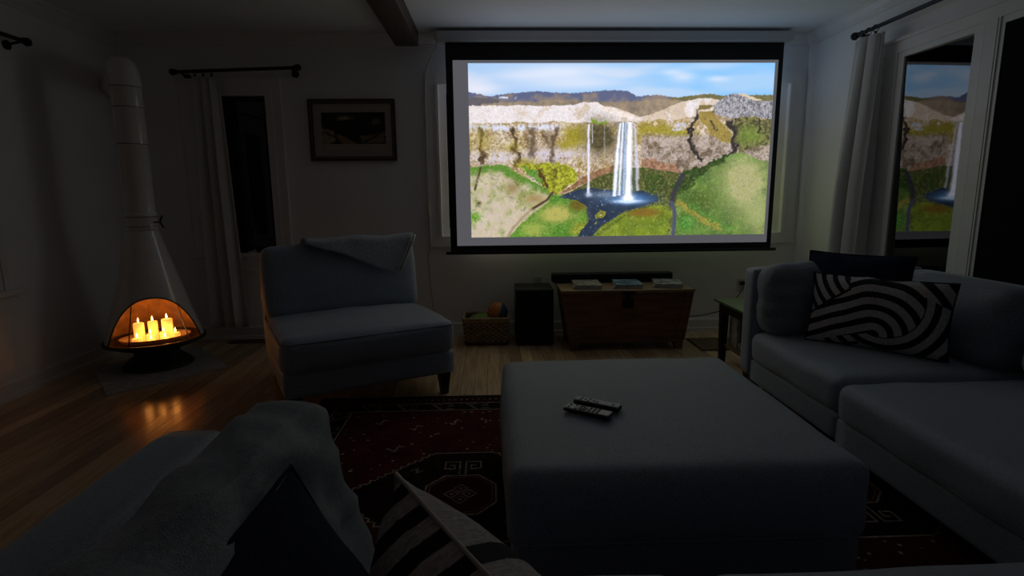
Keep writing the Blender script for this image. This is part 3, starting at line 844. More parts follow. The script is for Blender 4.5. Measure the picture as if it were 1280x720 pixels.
printed('rug_pile', make_image('rug_pattern', paint_rug() * .88), 0.95, 0.5, 500, spec=0.1)
printed('striped_linen', make_image('stripe_pattern', paint_stripes(0)), 0.9, 0.3, 600, sheen=0.1)
printed('striped_linen_wide', make_image('wide_stripe_pattern', paint_stripes(1)), 0.9, 0.3, 600, sheen=0.1)
printed('woodcut_print', make_image('woodcut', paint_print() * 1.45), 0.8)
# ------------------------------------------------------------------ the room
def holed(axis, c0, c1, u0, u1, z0, z1, holes):
    """a wall slab with rectangular openings; axis 'y': slab between y=c0..c1 running along x"""
    us = sorted({u0, u1} | {h[0] for h in holes} | {h[1] for h in holes})
    zs = sorted({z0, z1} | {h[2] for h in holes} | {h[3] for h in holes})
    mb = MB()
    for a, b in zip(us[:-1], us[1:]):
        for p, q in zip(zs[:-1], zs[1:]):
            mu, mz = (a + b) / 2, (p + q) / 2
            if any(h[0] < mu < h[1] and h[2] < mz < h[3] for h in holes): continue
            if axis == 'y': mb.box(a, b, c0, c1, p, q)
            else: mb.box(c0, c1, a, b, p, q)
    return mb

W1 = (-2.36, -1.80, 0.74, 2.00)      # small window, screen wall
W2 = (-0.42, 2.47, 0.86, 2.08)       # wide window behind the screen
W3 = (0.70, 3.60, 0.42, 2.06)        # right wall
W4 = (1.90, 3.30, 0.66, 2.02)        # left wall
struct('wall_back', holed('y', D, D + .14, XL - .14, XR + .14, 0, H, [W1, W2]), 'wall_paint')
struct('wall_right', holed('x', XR, XR + .14, YB, D, 0, H, [W3]), 'wall_paint')
struct('wall_left', holed('x', XL - .14, XL, YB, D, 0, H, [W4]), 'wall_paint')
struct('wall_rear', MB().box(XL - .14, XR + .14, YB - .14, YB, 0, H), 'wall_paint')
struct('ceiling', MB().box(XL - .14, XR + .14, YB - .14, D + .14, H, H + .1), 'ceiling_paint')

floor = struct('floor', MB().box(XL - .14, XR + .14, YB - .14, D + .14, -.08, -.016), 'beam_wood')
random.seed(5)
plank_me = {}
def plank_mesh(wd):
    if wd not in plank_me:
        mb = MB().box(-wd / 2 + .0009, wd / 2 - .0009, -.5, .5, -.016, 0)
        me = bpy.data.meshes.new('plank'); me.from_pydata([tuple(v) for v in mb.v], [], mb.f)
        me.materials.append(MATS['oak_plank']); plank_me[wd] = me
    return plank_me[wd]
PW = 0.083
x = XL + PW / 2
while x < XR - PW / 2 + .02:
    y = YB - random.uniform(0, 1.2)
    while y < D - .01:
        L = random.uniform(1.7, 3.0)
        y1 = min(y + L, D); y0 = max(y, YB)
        if D - y1 < .35: y1 = D
        if y1 - y0 > .02:
            o = bpy.data.objects.new('plank', plank_mesh(PW)); COL.objects.link(o)
            o.location = (x, (y0 + y1) / 2, 0); o.scale = (1, y1 - y0 - .0016, 1); o.parent = floor
        y = y1 if y1 < D else D + 1
    x += PW

def prism_x(prof, x0, x1):
    """prof: (y, z) ring, extruded along x"""
    n = len(prof)
    V = [(x0, p[0], p[1]) for p in prof] + [(x1, p[0], p[1]) for p in prof]
    Fc = [(i, (i + 1) % n, n + (i + 1) % n, n + i) for i in range(n)] + [tuple(range(n))[::-1], tuple(range(n, 2 * n))]
    return MB().add(V, Fc)
def prism_y(prof, y0, y1):
    n = len(prof)
    V = [(p[0], y0, p[1]) for p in prof] + [(p[0], y1, p[1]) for p in prof]
    Fc = [(i, (i + 1) % n, n + (i + 1) % n, n + i) for i in range(n)] + [tuple(range(n))[::-1], tuple(range(n, 2 * n))]
    return MB().add(V, Fc)
crown = [(0, H - .095), (.012, H - .095), (.014, H - .080), (.030, H - .062), (.048, H - .030), (.062, H - .020), (.062, H - .006), (.074, H), (0, H)]
base = [(0, 0), (.020, 0), (.020, .028), (.014, .032), (.014, .098), (.008, .112), (0, .112)]
struct('trim_1', prism_x([(D - a, b) for a, b in crown], XL, XR), 'trim_paint')
struct('trim_2', prism_y([(XR - a, b) for a, b in crown], YB, D), 'trim_paint')
struct('trim_3', prism_y([(XL + a, b) for a, b in crown], YB, D), 'trim_paint')
struct('baseboard_back', prism_x([(D - a, b) for a, b in base], XL, XR), 'trim_paint')
struct('baseboard_right', prism_y([(XR - a, b) for a, b in base], YB, D), 'trim_paint')
struct('baseboard_left', prism_y([(XL + a, b) for a, b in base], YB, D), 'trim_paint')
b = struct('ceiling_beam', MB().box(-.735, -.555, YB, D - .075, H - .115, H, .006), 'beam_wood')
tag(b, 'dark brown wooden ceiling beam running to the screen wall', 'beam')

def win_root(name, label):
    o = bpy.data.objects.new(name, None); COL.objects.link(o)
    o['kind'] = 'structure'; o['label'] = label
    return o
# window_1: small window on the screen wall
w = win_root('window_1', 'tall narrow dark window with pale casing beside the framed print')
x0, x1, z0, z1 = W1
cw = .13
def casing_y(w, x0, x1, z0, z1, cw, yb=D, th=.022):
    link('casing', MB().box(x0 - cw, x0, yb - th, yb, z0, z1 + cw).box(x0 - cw, x0 - cw + .02, yb - th - .008, yb - th, z0, z1 + cw), 'trim_paint', w)
    link('casing', MB().box(x1, x1 + cw, yb - th, yb, z0, z1 + cw).box(x1 + cw - .02, x1 + cw, yb - th - .010, yb - th, z0, z1 + cw).box(x1 + .045, x1 + .055, yb - th - .006, yb - th, z0, z1 + .05), 'trim_paint', w)
    link('casing', MB().box(x0, x1, yb - th, yb, z1, z1 + cw).box(x0 - cw + .02, x1 + cw - .02, yb - th - .008, yb - th, z1 + cw - .02, z1 + cw).box(x0, x1 + .055, yb - th - .006, yb - th, z1 + .045, z1 + .055), 'trim_paint', w)
casing_y(w, x0, x1, z0, z1, cw)
link('sash', MB().box(x0, x0 + .035, D + .02, D + .06, z0, z1).box(x1 - .035, x1, D + .02, D + .06, z0, z1).box(x0 + .035, x1 - .035, D + .02, D + .06, z1 - .035, z1).box(x0 + .035, x1 - .035, D + .02, D + .06, z0, z0 + .05), 'iron_black', w)
link('pane', MB().box(x0 + .035, x1 - .035, D + .036, D + .042, z0 + .05, z1 - .035), 'window_pane_single', w)
link('sill', MB().box(x0 - cw - .02, x1 + cw + .02, D - .055, D + .02, z0 - .03, z0, .004), 'trim_paint', w)
link('apron', MB().box(x0 - cw, x1 + cw, D - .02, D, z0 - .15, z0 - .03).box(x0 - cw, x1 + cw, D - .03, D - .02, z0 - .15, z0 - .13), 'trim_paint', w)
link('crank', MB().box(-2.03, -1.97, D - .03, D + .0, z0, z0 + .014).tube([(-2.0, D - .02, z0 + .012), (-1.97, D - .035, z0 + .03)], .005), 'plate_white', w)
# window_2: wide window behind the screen
w = win_root('window_2', 'wide window hidden behind the lowered screen, its pale casing showing at both sides')
x0, x1, z0, z1 = W2
link('casing', MB().box(x0 - .10, x0, D - .025, D, z0 - .09, z1 + .10).box(x0 - .02, x0, D - .034, D - .025, z0, z1), 'trim_paint', w)
link('casing', MB().box(x1, x1 + .11, D - .025, D, z0 - .09, z1 + .10).box(x1, x1 + .02, D - .034, D - .025, z0, z1), 'trim_paint', w)
link('casing', MB().box(x0, x1, D - .025, D, z1, z1 + .10), 'trim_paint', w)
link('casing', MB().box(x0, x1, D - .025, D, z0 - .09, z0), 'trim_paint', w)
link('sash', MB().box(x0, x0 + .06, D + .015, D + .06, z0, z1).box(x1 - .06, x1, D + .015, D + .06, z0, z1).box(x0 + .06, x1 - .06, D + .015, D + .06, z1 - .06, z1).box(x0 + .06, x1 - .06, D + .015, D + .06, z0, z0 + .06), 'trim_paint', w)
link('pane', MB().box(x0 + .06, x1 - .06, D + .034, D + .04, z0 + .06, z1 - .06), 'window_pane_single', w)
# window_3: right wall, two sashes and a mullion
w = win_root('window_3', 'large dark window with pale frames on the wall behind the sofa')
y0, y1, z0, z1 = W3
GX = XR + .03
link('casing', MB().box(XR - .046, XR, y0 - .12, y1 + .12, z1, z1 + .085).box(XR - .056, XR - .046, y0 - .12, y1 + .12, z1 + .066, z1 + .085), 'trim_paint', w)
link('casing', MB().box(XR - .046, XR, y1, y1 + .12, z0, z1).box(XR - .054, XR - .046, y1 + .10, y1 + .12, z0, z1), 'trim_paint', w)
link('casing', MB().box(XR - .022, XR, y0 - .12, y0, z0, z1), 'trim_paint', w)
link('sill', MB().box(XR - .05, XR + .02, y0 - .14, y1 + .14, z0 - .03, z0, .004), 'trim_paint', w)
link('mullion', MB().box(XR - .048, XR + .05, 2.885, 2.955, z0, z1), 'trim_paint', w)
def sash_x(ya, yb, s0, s1, ajar):
    xa, xb = XR - .040, XR + .006
    m = MB().box(xa, xb, ya, ya + s0, z0, z1).box(xa, xb, yb - s1, yb, z0, z1)
    m.box(xa, xb, ya + s0, yb - s1, z1 - .035, z1).box(xa, xb, ya + s0, yb - s1, z0, z0 + .08)
    m.box(xa - .006, xa, ya + .002, ya + .012, z0, z1).box(xa - .006, xa, yb - .012, yb - .002, z0, z1)
    link('sash', m, 'trim_paint', w)
    g0, g1 = ya + s0, yb - s1
    xf, xn = XR - .028, XR - .028 + ajar       # the pane sits a touch askew in its rebate
    zz = (z0 + .08, z1 - .035)
    link('pane', MB().hexa([(xn, g0, zz[0]), (xn + .006, g0, zz[0]), (xf + .006, g1, zz[0]), (xf, g1, zz[0])], [(xn, g0, zz[1]), (xn + .006, g0, zz[1]), (xf + .006, g1, zz[1]), (xf, g1, zz[1])]), 'window_pane', w)
sash_x(2.957, 3.60, .070, .065, .019)
sash_x(0.70, 2.883, .04, .035, .0)
link('insect_screen', MB().box(XR - .0355, XR - .0345, .74, 2.848, z0 + .08, z1 - .035), 'mesh_black', w)
# window_4: left wall
w = win_root('window_4', 'dark window on the wall by the fireplace, only its casing corner in view')
y0, y1, z0, z1 = W4
link('casing', MB().box(XL, XL + .022, y1, y1 + .12, z0, z1 + .10).box(XL + .022, XL + .03, y1 + .03, y1 + .045, z0, z1 + .1).box(XL + .022, XL + .03, y1 + .07, y1 + .08, z0, z1 + .1), 'trim_paint', w)
link('casing', MB().box(XL, XL + .022, y0 - .12, y0, z0, z1 + .10), 'trim_paint', w)
link('casing', MB().box(XL, XL + .022, y0, y1, z1, z1 + .10), 'trim_paint', w)
link('sill', MB().box(XL - .02, XL + .055, y0 - .16, y1 + .20, z0 - .035, z0, .004), 'trim_paint', w)
link('apron', MB().box(XL, XL + .02, y0 - .12, y1 + .12, z0 - .14, z0 - .035), 'trim_paint', w)
link('sash', MB().box(XL - .06, XL - .015, y0, y0 + .05, z0, z1).box(XL - .06, XL - .015, y1 - .05, y1, z0, z1).box(XL - .06, XL - .015, y0 + .05, y1 - .05, z1 - .05, z1).box(XL - .06, XL - .015, y0 + .05, y1 - .05, z0, z0 + .06), 'trim_paint', w)
link('pane', MB().box(XL - .042, XL - .036, y0 + .05, y1 - .05, z0 + .06, z1 - .05), 'window_pane_single', w)

# ------------------------------------------------------------------ projection screen
t = thing('projection_screen', 'lowered projection screen showing a waterfall below pale cliffs', 'screen', ((SX0 + SX1) / 2, D - .10, .715))
YS = D - .105
cs = MB().box(-.415, 2.395, D - .165, D - .045, 2.375, 2.452, .012, 3)
part(t, 'case', cs, 'case_white', 'white roller case', True)
part(t, 'end_cap', MB().box(-.421, -.415, D - .158, D - .05, 2.381, 2.446), 'plate_white', None, True)
part(t, 'end_cap', MB().box(2.395, 2.401, D - .158, D - .05, 2.381, 2.446), 'plate_white', None, True)
for xb in (-.1, 2.1): part(t, 'bracket', MB().box(xb, xb + .05, D - .06, D - .001, 2.452, 2.466), 'plate_white', None, True)
bl, br, bt, bb = -.345, 2.352, 2.377, .735
mk = MB().box(bl, SX0, YS - .002, YS + .002, bb, bt).box(SX1, br, YS - .002, YS + .002, bb, bt).box(SX0, SX1, YS - .002, YS + .002, SZ1, bt).box(SX0, SX1, YS - .002, YS + .002, bb, SZ0)
part(t, 'mask_border', mk, 'mask_black', 'black border of the cloth', True)
pc = MB().add([(SX0, YS - .0015, SZ0), (SX1, YS - .0015, SZ0), (SX1, YS - .0015, SZ1), (SX0, YS - .0015, SZ1)], [(0, 1, 2, 3)], [[(0, 0), (1, 0), (1, 1), (0, 1)]])
part(t, 'picture', pc, 'projection_cloth', 'bright waterfall landscape', True)
part(t, 'weight_bar', MB().box(-.385, 2.398, YS - .012, YS + .012, .712, .737, .005), 'bar_black', None, True)

# pull cord beside the screen
cp = [(-.415, D - .03, 2.38), (-.47, D - .015, 2.28), (-.515, D - .008, 2.18), (-.522, D - .03, 2.05), (-.528, D - .03, 1.5), (-.525, D - .03, 1.08), (-.52, D - .03, .95), (-.515, D - .03, .76), (-.545, D - .01, .70), (-.535, D - .01, .5), (-.52, D - .01, .3), (-.5, D - .03, .14)]
t = thing('screen_cord', 'thin pale cord hanging down the wall beside the screen', 'cord', (-.5, D - .01, .14))
part(t, 'cable', MB().tube(cp, .0045, 6), 'cord_white', None, True)
part(t, 'switch', MB().box(-.536, -.512, D - .040, D - .020, 1.03, 1.11, .005), 'plate_white', None, True)

# ------------------------------------------------------------------ framed print
fx0, fx1, fz0, fz1 = -1.465, -.77, 1.485, 1.970
t = thing('framed_print', 'small wood framed dark landscape print on wide pale mat', 'picture', ((fx0 + fx1) / 2, D, fz0))
yf = D - .03
def ring(x0, x1, z0, z1, wd, ya, yb):
    return MB().box(x0, x1, ya, yb, z1 - wd, z1).box(x0, x1, ya, yb, z0, z0 + wd).box(x0, x0 + wd, ya, yb, z0 + wd, z1 - wd).box(x1 - wd, x1, ya, yb, z0 + wd, z1 - wd)
fr = part(t, 'frame', ring(fx0, fx1, fz0, fz1, .016, yf, D - .004), 'frame_wood', None, True)
sub(fr, 'gilt_band', ring(fx0 + .016, fx1 - .016, fz0 + .016, fz1 - .016, .010, yf + .005, D - .004), 'frame_gilt', None, True)
sub(fr, 'inner_lip', ring(fx0 + .026, fx1 - .026, fz0 + .026, fz1 - .026, .007, yf + .003, D - .004), 'frame_wood', None, True)
part(t, 'mat', MB().box(fx0 + .033, fx1 - .033, D - .012, D - .006, fz0 + .033, fz1 - .033), 'mat_board', None, True)
ax0, ax1, az0, az1 = -1.365, -.855, 1.62, 1.868
part(t, 'print', MB().add([(ax0, D - .0125, az0), (ax1, D - .0125, az0), (ax1, D - .0125, az1), (ax0, D - .0125, az1)], [(0, 1, 2, 3)], [[(0, 0), (1, 0), (1, 1), (0, 1)]]), 'woodcut_print', 'dark woodcut landscape', True)
part(t, 'glass', MB().box(fx0 + .03, fx1 - .03, D - .020, D - .018, fz0 + .03, fz1 - .03), 'print_glass', None, True)

# ------------------------------------------------------------------ curtain rods and curtains
def rod(label, a, b, wallvec, brk, fin):
    a, b = Vector(a), Vector(b)
    t = thing('curtain_rod', label, 'curtain rod', (a + b) / 2)
    part(t, 'pole', MB().tube([a, b], .013, 12), 'iron_black', None, True)
    dv = (b - a).normalized()
    for e, s in ((a, -1), (b, 1)):
        if not fin[0 if s < 0 else 1]: continue
        p = MB().ball(e + dv * s * .022, .026, 14, 10)
        p.tube([e - dv * s * .012, e + dv * s * .004], .019, 12)
        part(t, 'finial', p, 'iron_black', None, True)
    wv = Vector(wallvec)
    for f in brk:
        c = a.lerp(b, f)
        m = MB().tube([c + Vector((0, 0, -.012)), c + Vector((0, 0, -.02)) + wv * .5, c + Vector((0, 0, -.03)) + wv], .008, 8)
        n = wv.normalized()
        side = n.cross(Vector((0, 0, 1)))
        q = c + wv + Vector((0, 0, -.03))
        ring_ = [q + (side * math.cos(k * math.pi / 8) + Vector((0, 0, 1)) * math.sin(k * math.pi / 8)) * .028 for k in range(16)]
        m.add(ring_ + [p - n * .012 for p in ring_], [tuple(range(16)), tuple(range(31, 15, -1))] + [(k, (k + 1) % 16, 16 + (k + 1) % 16, 16 + k) for k in range(16)])
        part(t, 'bracket', m, 'iron_black', None, True)
    return t
rod('black curtain rod above the small window next to the framed print', (-2.44, D - .09, 2.165), (-1.52, D - .09, 2.195), (0, .089, 0), (.05, .97), (1, 1))
rod('black curtain rod above the large window behind the sofa', (XR - .12, .55, 2.245), (XR - .12, 3.90, 2.245), (.119, 0, 0), (.04, .985), (1, 1))
rod('black curtain rod above the window by the fireplace', (XL + .09, 1.7, 2.16), (XL + .09, 3.71, 2.16), (-.089, 0, 0), (.04, .985), (1, 1))

def curtain(label, top, bottom, zt, zb, amp, folds, out, seed, ringz):
    """pleated cloth between two top points and two bottom points (plan), depth along `out`"""
    t0, t1 = Vector(top[0]), Vector(top[1]); b0, b1 = Vector(bottom[0]), Vector(bottom[1])
    ov = Vector(out)
    nu, nv = 84, 26
    V = []; Fc = []
    for j in range(nv + 1):
        v = j / nv
        z = zt + (zb - zt) * v
        for i in range(nu + 1):
            u = i / nu
            ph = u * folds * 2 * math.pi + .5 * math.sin(seed + v * 2.1 + u * 5) * v
            a_ = amp * (.45 + .55 * min(1, v * 2.2)) * (1 + .35 * math.sin(seed * 1.7 + 3.1 * u * folds))
            s = math.sin(ph); s = math.copysign(abs(s) ** .75, s)
            p2 = (t0.lerp(t1, u)).lerp(b0.lerp(b1, u), v ** 1.1)
            q = p2 + ov * (a_ * s) + (t1 - t0).normalized() * (amp * .25 * math.sin(2 * ph + seed))
            V.append((q.x, q.y, z + .006 * math.sin(ph * 1.0) * (1 if j == nv else 0)))
    for j in range(nv):
        for i in range(nu):
            k = j * (nu + 1) + i
            Fc.append((k, k + 1, k + nu + 2, k + nu + 1))
    th = thing('curtain', label, 'curtain', (b0.x, b0.y, zb))
    o = part(th, 'cloth', MB().add(V, Fc, smooth=True), 'curtain_cloth', None, True)
    sd = o.modifiers.new('thickness', 'SOLIDIFY'); sd.thickness = .004; sd.offset = 0
    n = int(folds) + 1
    for k in range(n):
        u = (k + .25) / folds if folds else 0
        if u > 1: continue
        c = t0.lerp(t1, u)
        ringp = [(c.x + ov.x * .021 * math.cos(a), c.y + ov.y * .021 * math.cos(a), ringz(c) + .021 * math.sin(a) - .006) for a in np.linspace(0, 2 * math.pi, 15)]
        r_ = part(th, 'ring', MB().tube(ringp, .0028, 6, False), 'iron_black', None, True)
        sub(r_, 'clip', MB().box(c.x - .006, c.x + .006, c.y - .006, c.y + .006, zt - .016, ringz(c) - .024), 'iron_black', None, True)
    return th
curtain('pale narrow curtain gathered at the small window on its fireplace side', [(-2.31, D - .09, 0), (-2.12, D - .09, 0)], [(-2.35, D - .10, 0), (-2.05, D - .10, 0)], 2.125, .125, .045, 3.0, (0, -1, 0), .8, lambda c: 2.165 + (c.x + 2.44) / .92 * .03)
curtain('pale grey curtain bunched beside the large window, next to the screen wall', [(XR - .12, 3.86, 0), (XR - .12, 3.66, 0)], [(XR - .165, 3.92, 0), (XR - .155, 3.64, 0)], 2.20, .03, .080, 3.0, (-1, 0, 0), 2.0, lambda c: 2.245)
# ------------------------------------------------------------------ cone fireplace
FX, FY = -2.43, 3.95
fdir = math.atan2(-FY, -FX)                       # opening looks at the seats
t = thing('cone_fireplace', 'white enamelled cone fireplace with tall flue pipe, standing in the corner', 'fireplace', (FX, FY, 0.012))
ZR, ZT, RR, RT = .215, .985, .305, .092           # rim, top of the cone
def cone_r(z): return RT + (RR - RT) * (ZT - z) / (ZT - ZR)
PM = math.radians(64); AH = .315
def arch(phi):
    if abs(phi) >= PM: return ZR
    return ZR + AH * (1 - (abs(phi) / PM) ** 2.3) ** .62
def cone_shell(off, seg=96, rows=14, inner=False):
    V = []; Fc = []
    for k in range(seg):
        phi = -math.pi + 2 * math.pi * k / seg
        za = arch(phi)
        for j in range(rows + 1):
            z = za + (ZT - za) * j / rows
            r = cone_r(z) + off
            V.append((FX + r * math.cos(fdir + phi), FY + r * math.sin(fdir + phi), z))
    for k in range(seg):
        k2 = (k + 1) % seg
        for j in range(rows):
            q = (k * (rows + 1) + j, k2 * (rows + 1) + j, k2 * (rows + 1) + j + 1, k * (rows + 1) + j + 1)
            Fc.append(q[::-1] if inner else q)
    return MB().add(V, Fc, smooth=True)
hood = part(t, 'hood', cone_shell(0), 'enamel_white', 'white enamelled cone', True)
part(t, 'hood_lining', cone_shell(-.006, inner=True), 'soot_steel', 'brown sooty inside', True)
edge = [(FX + (cone_r(arch(p)) + .001) * math.cos(fdir + p), FY + (cone_r(arch(p)) + .001) * math.sin(fdir + p), arch(p)) for p in np.linspace(-PM, PM, 49)]
sub(hood, 'opening_edge', MB().tube(edge, .0055, 6), 'cast_iron', None, True)
part(t, 'rim', MB().lathe([(RR - .004, ZR - .022), (RR + .012, ZR - .020), (RR + .016, ZR - .008), (RR + .010, ZR + .004), (RR - .004, ZR + .004), (RR - .012, ZR - .008), (RR - .004, ZR - .022)], FX, FY, 64), 'cast_iron', None, True)
part(t, 'bowl', MB().lathe([(.0, .128), (.10, .130), (.17, .14), (.25, .168), (RR, ZR - .02), (RR - .012, ZR - .012), (.24, .182), (.16, .156), (0, .146)], FX, FY, 64), 'cast_iron', None, True)
part(t, 'pedestal', MB().lathe([(.0, .012), (.225, .012), (.228, .020), (.215, .034), (.185, .060), (.155, .085), (.142, .105), (.145, .125), (.16, .140), (0, .142)], FX, FY, 48), 'cast_iron', None, True)
# three curved panes of amber glass just inside the opening, with metal joints
def pane_arc(p0, p1, off=-.016):
    V = []; Fc = []; n = 14; rows = 6
    for k in range(n + 1):
        p = p0 + (p1 - p0) * k / n
        za, zb = ZR + .0, max(ZR + .002, arch(p) + .01)
        for j in range(rows + 1):
            z = za + (zb - za) * j / rows; r = cone_r(z) + off
            V.append((FX + r * math.cos(fdir + p), FY + r * math.sin(fdir + p), z))
    for k in range(n):
        for j in range(rows):
            q = (k * (rows + 1) + j, (k + 1) * (rows + 1) + j, (k + 1) * (rows + 1) + j + 1, k * (rows + 1) + j + 1)
            Fc.append(q)
    return MB().add(V, Fc, smooth=True)
J1, J2 = math.radians(-33), math.radians(42)
for a_, b_ in ((-PM + .03, J1 - .01), (J1 + .01, J2 - .01), (J2 + .01, PM - .03)):
    part(t, 'glass_pane', pane_arc(a_, b_), 'stove_glass', None, True)
for p in (J1, J2):
    js = [(FX + (cone_r(z) - .014) * math.cos(fdir + p), FY + (cone_r(z) - .014) * math.sin(fdir + p), z) for z in np.linspace(ZR, arch(p), 8)]
    part(t, 'glass_joint', MB().tube(js, .004, 6), 'cast_iron' if p < 0 else 'tray_metal', None, True)
# flue
part(t, 'collar', MB().lathe([(RT - .004, ZT - .01), (RT + .006, ZT - .006), (RT + .006, ZT + .02), (RT + .003, ZT + .026), (RT + .003, ZT + .085), (RT + .007, ZT + .092), (RT + .007, ZT + .112), (RT - .002, ZT + .118)], FX, FY, 40), 'enamel_white', None, True)
for zz in (ZT + .022, ZT + .088):
    part(t, 'collar_seam', MB().lathe([(RT + .0065, zz - .002), (RT + .0075, zz), (RT + .0065, zz + .002)], FX, FY, 40), 'seam_dark', None, True)
hd = MB().tube([(FX + .09, FY - .02, ZT + .05), (FX + .150, FY - .05, ZT + .052)], .005, 8)
hd.tube([(FX + .150, FY - .05, ZT + .052), (FX + .172, FY - .055, ZT + .095)], .006, 8).tube([(FX + .150, FY - .05, ZT + .052), (FX + .175, FY - .055, ZT + .015)], .006, 8)
part(t, 'damper_handle', hd, 'iron_black', 'black damper key', True)
part(t, 'damper_pin', MB().tube([(FX - .09, FY + .01, ZT + .05), (FX - .125, FY + .015, ZT + .05)], .005, 8), 'iron_black', None, True)
zs = [ZT + .11, 1.56, 1.80, 1.93]
for z0, z1 in zip(zs[:-1], zs[1:]):
    pp = part(t, 'flue_pipe', MB().lathe([(RT - .002, z0), (RT - .002, z1 - .012), (RT + .001, z1 - .010), (RT + .001, z1)], FX, FY, 40), 'enamel_white', None, True)
    sub(pp, 'pipe_seam', MB().lathe([(RT + .0008, z1 - .0035), (RT + .0022, z1 - .001), (RT + .0008, z1 + .0015)], FX, FY, 40), 'seam_dark', None, True)
# elbow to the corner
ed = Vector((-.60, .80, 0)).normalized()
V = []; Fc = []
seg = 32; RB = .13; pts = []
for i in range(13):
    a = math.pi / 2 * i / 12
    c = Vector((FX, FY, 1.93)) + ed * (RB * (1 - math.cos(a))) + Vector((0, 0, RB * math.sin(a)))
    pts.append((c, Vector((0, 0, 1)) * math.cos(a) + ed * math.sin(a)))
pts.append((pts[-1][0] + ed * .70, ed))
side = Vector((0, 0, 1)).cross(ed)
for c, d in pts:
    n = side.cross(d)
    for k in range(seg):
        th = 2 * math.pi * k / seg
        V.append(c + (side * math.cos(th) + n * math.sin(th)) * (RT + .001))
for i in range(len(pts) - 1):
    for k in range(seg):
        k2 = (k + 1) % seg
        Fc.append((i * seg + k, (i + 1) * seg + k, (i + 1) * seg + k2, i * seg + k2)[::-1])
part(t, 'elbow', MB().add(V, Fc, smooth=True), 'enamel_white', None, True)

# hearth pad under it: corners measured on the floor
hp = [(-2.86, 3.90), (-2.38, 3.32), (-1.90, 3.86), (-2.40, 4.44)]
hb = MB().hexa([(x, y, 0) for x, y in hp], [(x, y, .012) for x, y in hp])
tag(link('hearth_pad', hb, 'hearth_stone'), 'grey stone hearth pad on the floor under the fireplace', 'hearth')

# tray and candles inside
CZ = .186
tr = thing('candle_tray', 'pale oval metal tray of candles inside the fireplace', 'tray', (FX, FY, .157))
def oval(prof):
    mb = MB().lathe(prof, 0, 0, 40)
    for v in mb.v: v.y *= .72
    mb.xf(Matrix.Translation((FX, FY, 0)) @ Matrix.Rotation(fdir + math.pi / 2, 4, 'Z'))
    return mb
part(tr, 'dish', oval([(0, .164), (.17, .166), (.205, .196), (.222, .224), (.218, .226), (.20, .200), (.168, .172), (0, .170)]), 'tray_metal', None, True)
part(tr, 'foot', oval([(0, .157), (.12, .157), (.12, .165), (0, .165)]), 'tray_metal', None, True)
fd = Vector((math.cos(fdir), math.sin(fdir), 0)); sd_ = Vector((-fd.y, fd.x, 0))     # toward the room / sideways (right in view)
cand = [(-.095, -.045, .034, .150, 'tall ivory pillar candle, lit, on the fireplace tray'),
        (-.010, -.060, .031, .150, 'tall ivory pillar candle, lit, on the fireplace tray'),
        (.078, -.040, .036, .160, 'stoutest tall ivory pillar candle, lit, on the fireplace tray'),
        (-.110, .050, .034, .060, 'short lit candle among the tall pillar candles on the fireplace tray'),
        (-.030, .030, .028, .075, 'short lit candle among the tall pillar candles on the fireplace tray'),
        (-.028, .100, .028, .048, 'short lit candle among the tall pillar candles on the fireplace tray'),
        (.050, .030, .027, .080, 'short lit candle among the tall pillar candles on the fireplace tray'),
        (.056, .100, .030, .050, 'short lit candle among the tall pillar candles on the fireplace tray'),
        (.122, .015, .030, .062, 'short lit candle among the tall pillar candles on the fireplace tray')]
fl_mat = MATS['flame']
for k, (sx, fy, r, h, lab) in enumerate(cand):
    p = Vector((FX, FY, 0)) + sd_ * sx + fd * fy
    zb = .171
    t = thing('candle', lab, 'candle', (p.x, p.y, zb), 0, 'lit candles in the fireplace')
    part(t, 'wax', MB().lathe([(0, 0), (r, 0), (r, h - .004), (r - .004, h), (r * .55, h - .003), (0, h - .006)], 0, 0, 20), 'candle_wax')
    part(t, 'wick', MB().tube([(0, 0, h - .008), (.001, 0, h + .010)], .0014, 5), 'wick')
    part(t, 'flame', MB().lathe([(0, h + .004), (.0040, h + .009), (.0056, h + .016), (.0038, h + .026), (.0012, h + .036), (0, h + .040)], 0, 0, 10), 'flame')
    ld = bpy.data.lights.new('candle_light', 'POINT'); ld.energy = CANDLE_WATTS; ld.color = (1.0, 0.40, 0.08); ld.shadow_soft_size = .012
    lo = bpy.data.objects.new('candle_light', ld); COL.objects.link(lo); lo.parent = t; lo.location = (0, 0, h + .045)

# floor vent by the small window
t = thing('floor_vent', 'brown slotted floor vent below the small window', 'vent', (-2.02, 4.585, 0))
part(t, 'frame', MB().box(-.19, .19, -.055, -.042, 0, .006).box(-.19, .19, .042, .055, 0, .006).box(-.19, -.175, -.042, .042, 0, .006).box(.175, .19, -.042, .042, 0, .006), 'vent_brown')
for k in range(14): part(t, 'slat', MB().box(-.170 + k * .0254, -.158 + k * .0254, -.042, .042, .0, .005), 'vent_brown')

# ------------------------------------------------------------------ rug
t = link('rug', MB().box(RX0, RX1, RY0, RY1, .0, .009), 'rug_pile')
uvl = t.data.uv_layers.new(name='UVMap')
for poly in t.data.polygons:
    for li in poly.loop_indices:
        co = t.data.vertices[t.data.loops[li].vertex_index].co
        uvl.data[li].uv = ((co.x - RX0) / (RX1 - RX0), (co.y - RY0) / (RY1 - RY0))
tag(t, 'dark red patterned oriental rug with white outlined medallions and border', 'rug')
ZG = .010

def leg(x, y, z0, z1, r0=.022, r1=.032):
    return MB().hexa([(x - r0, y - r0, z0), (x + r0, y - r0, z0), (x + r0, y + r0, z0), (x - r0, y + r0, z0)],
                     [(x - r1, y - r1, z1), (x + r1, y - r1, z1), (x + r1, y + r1, z1), (x - r1, y + r1, z1)])

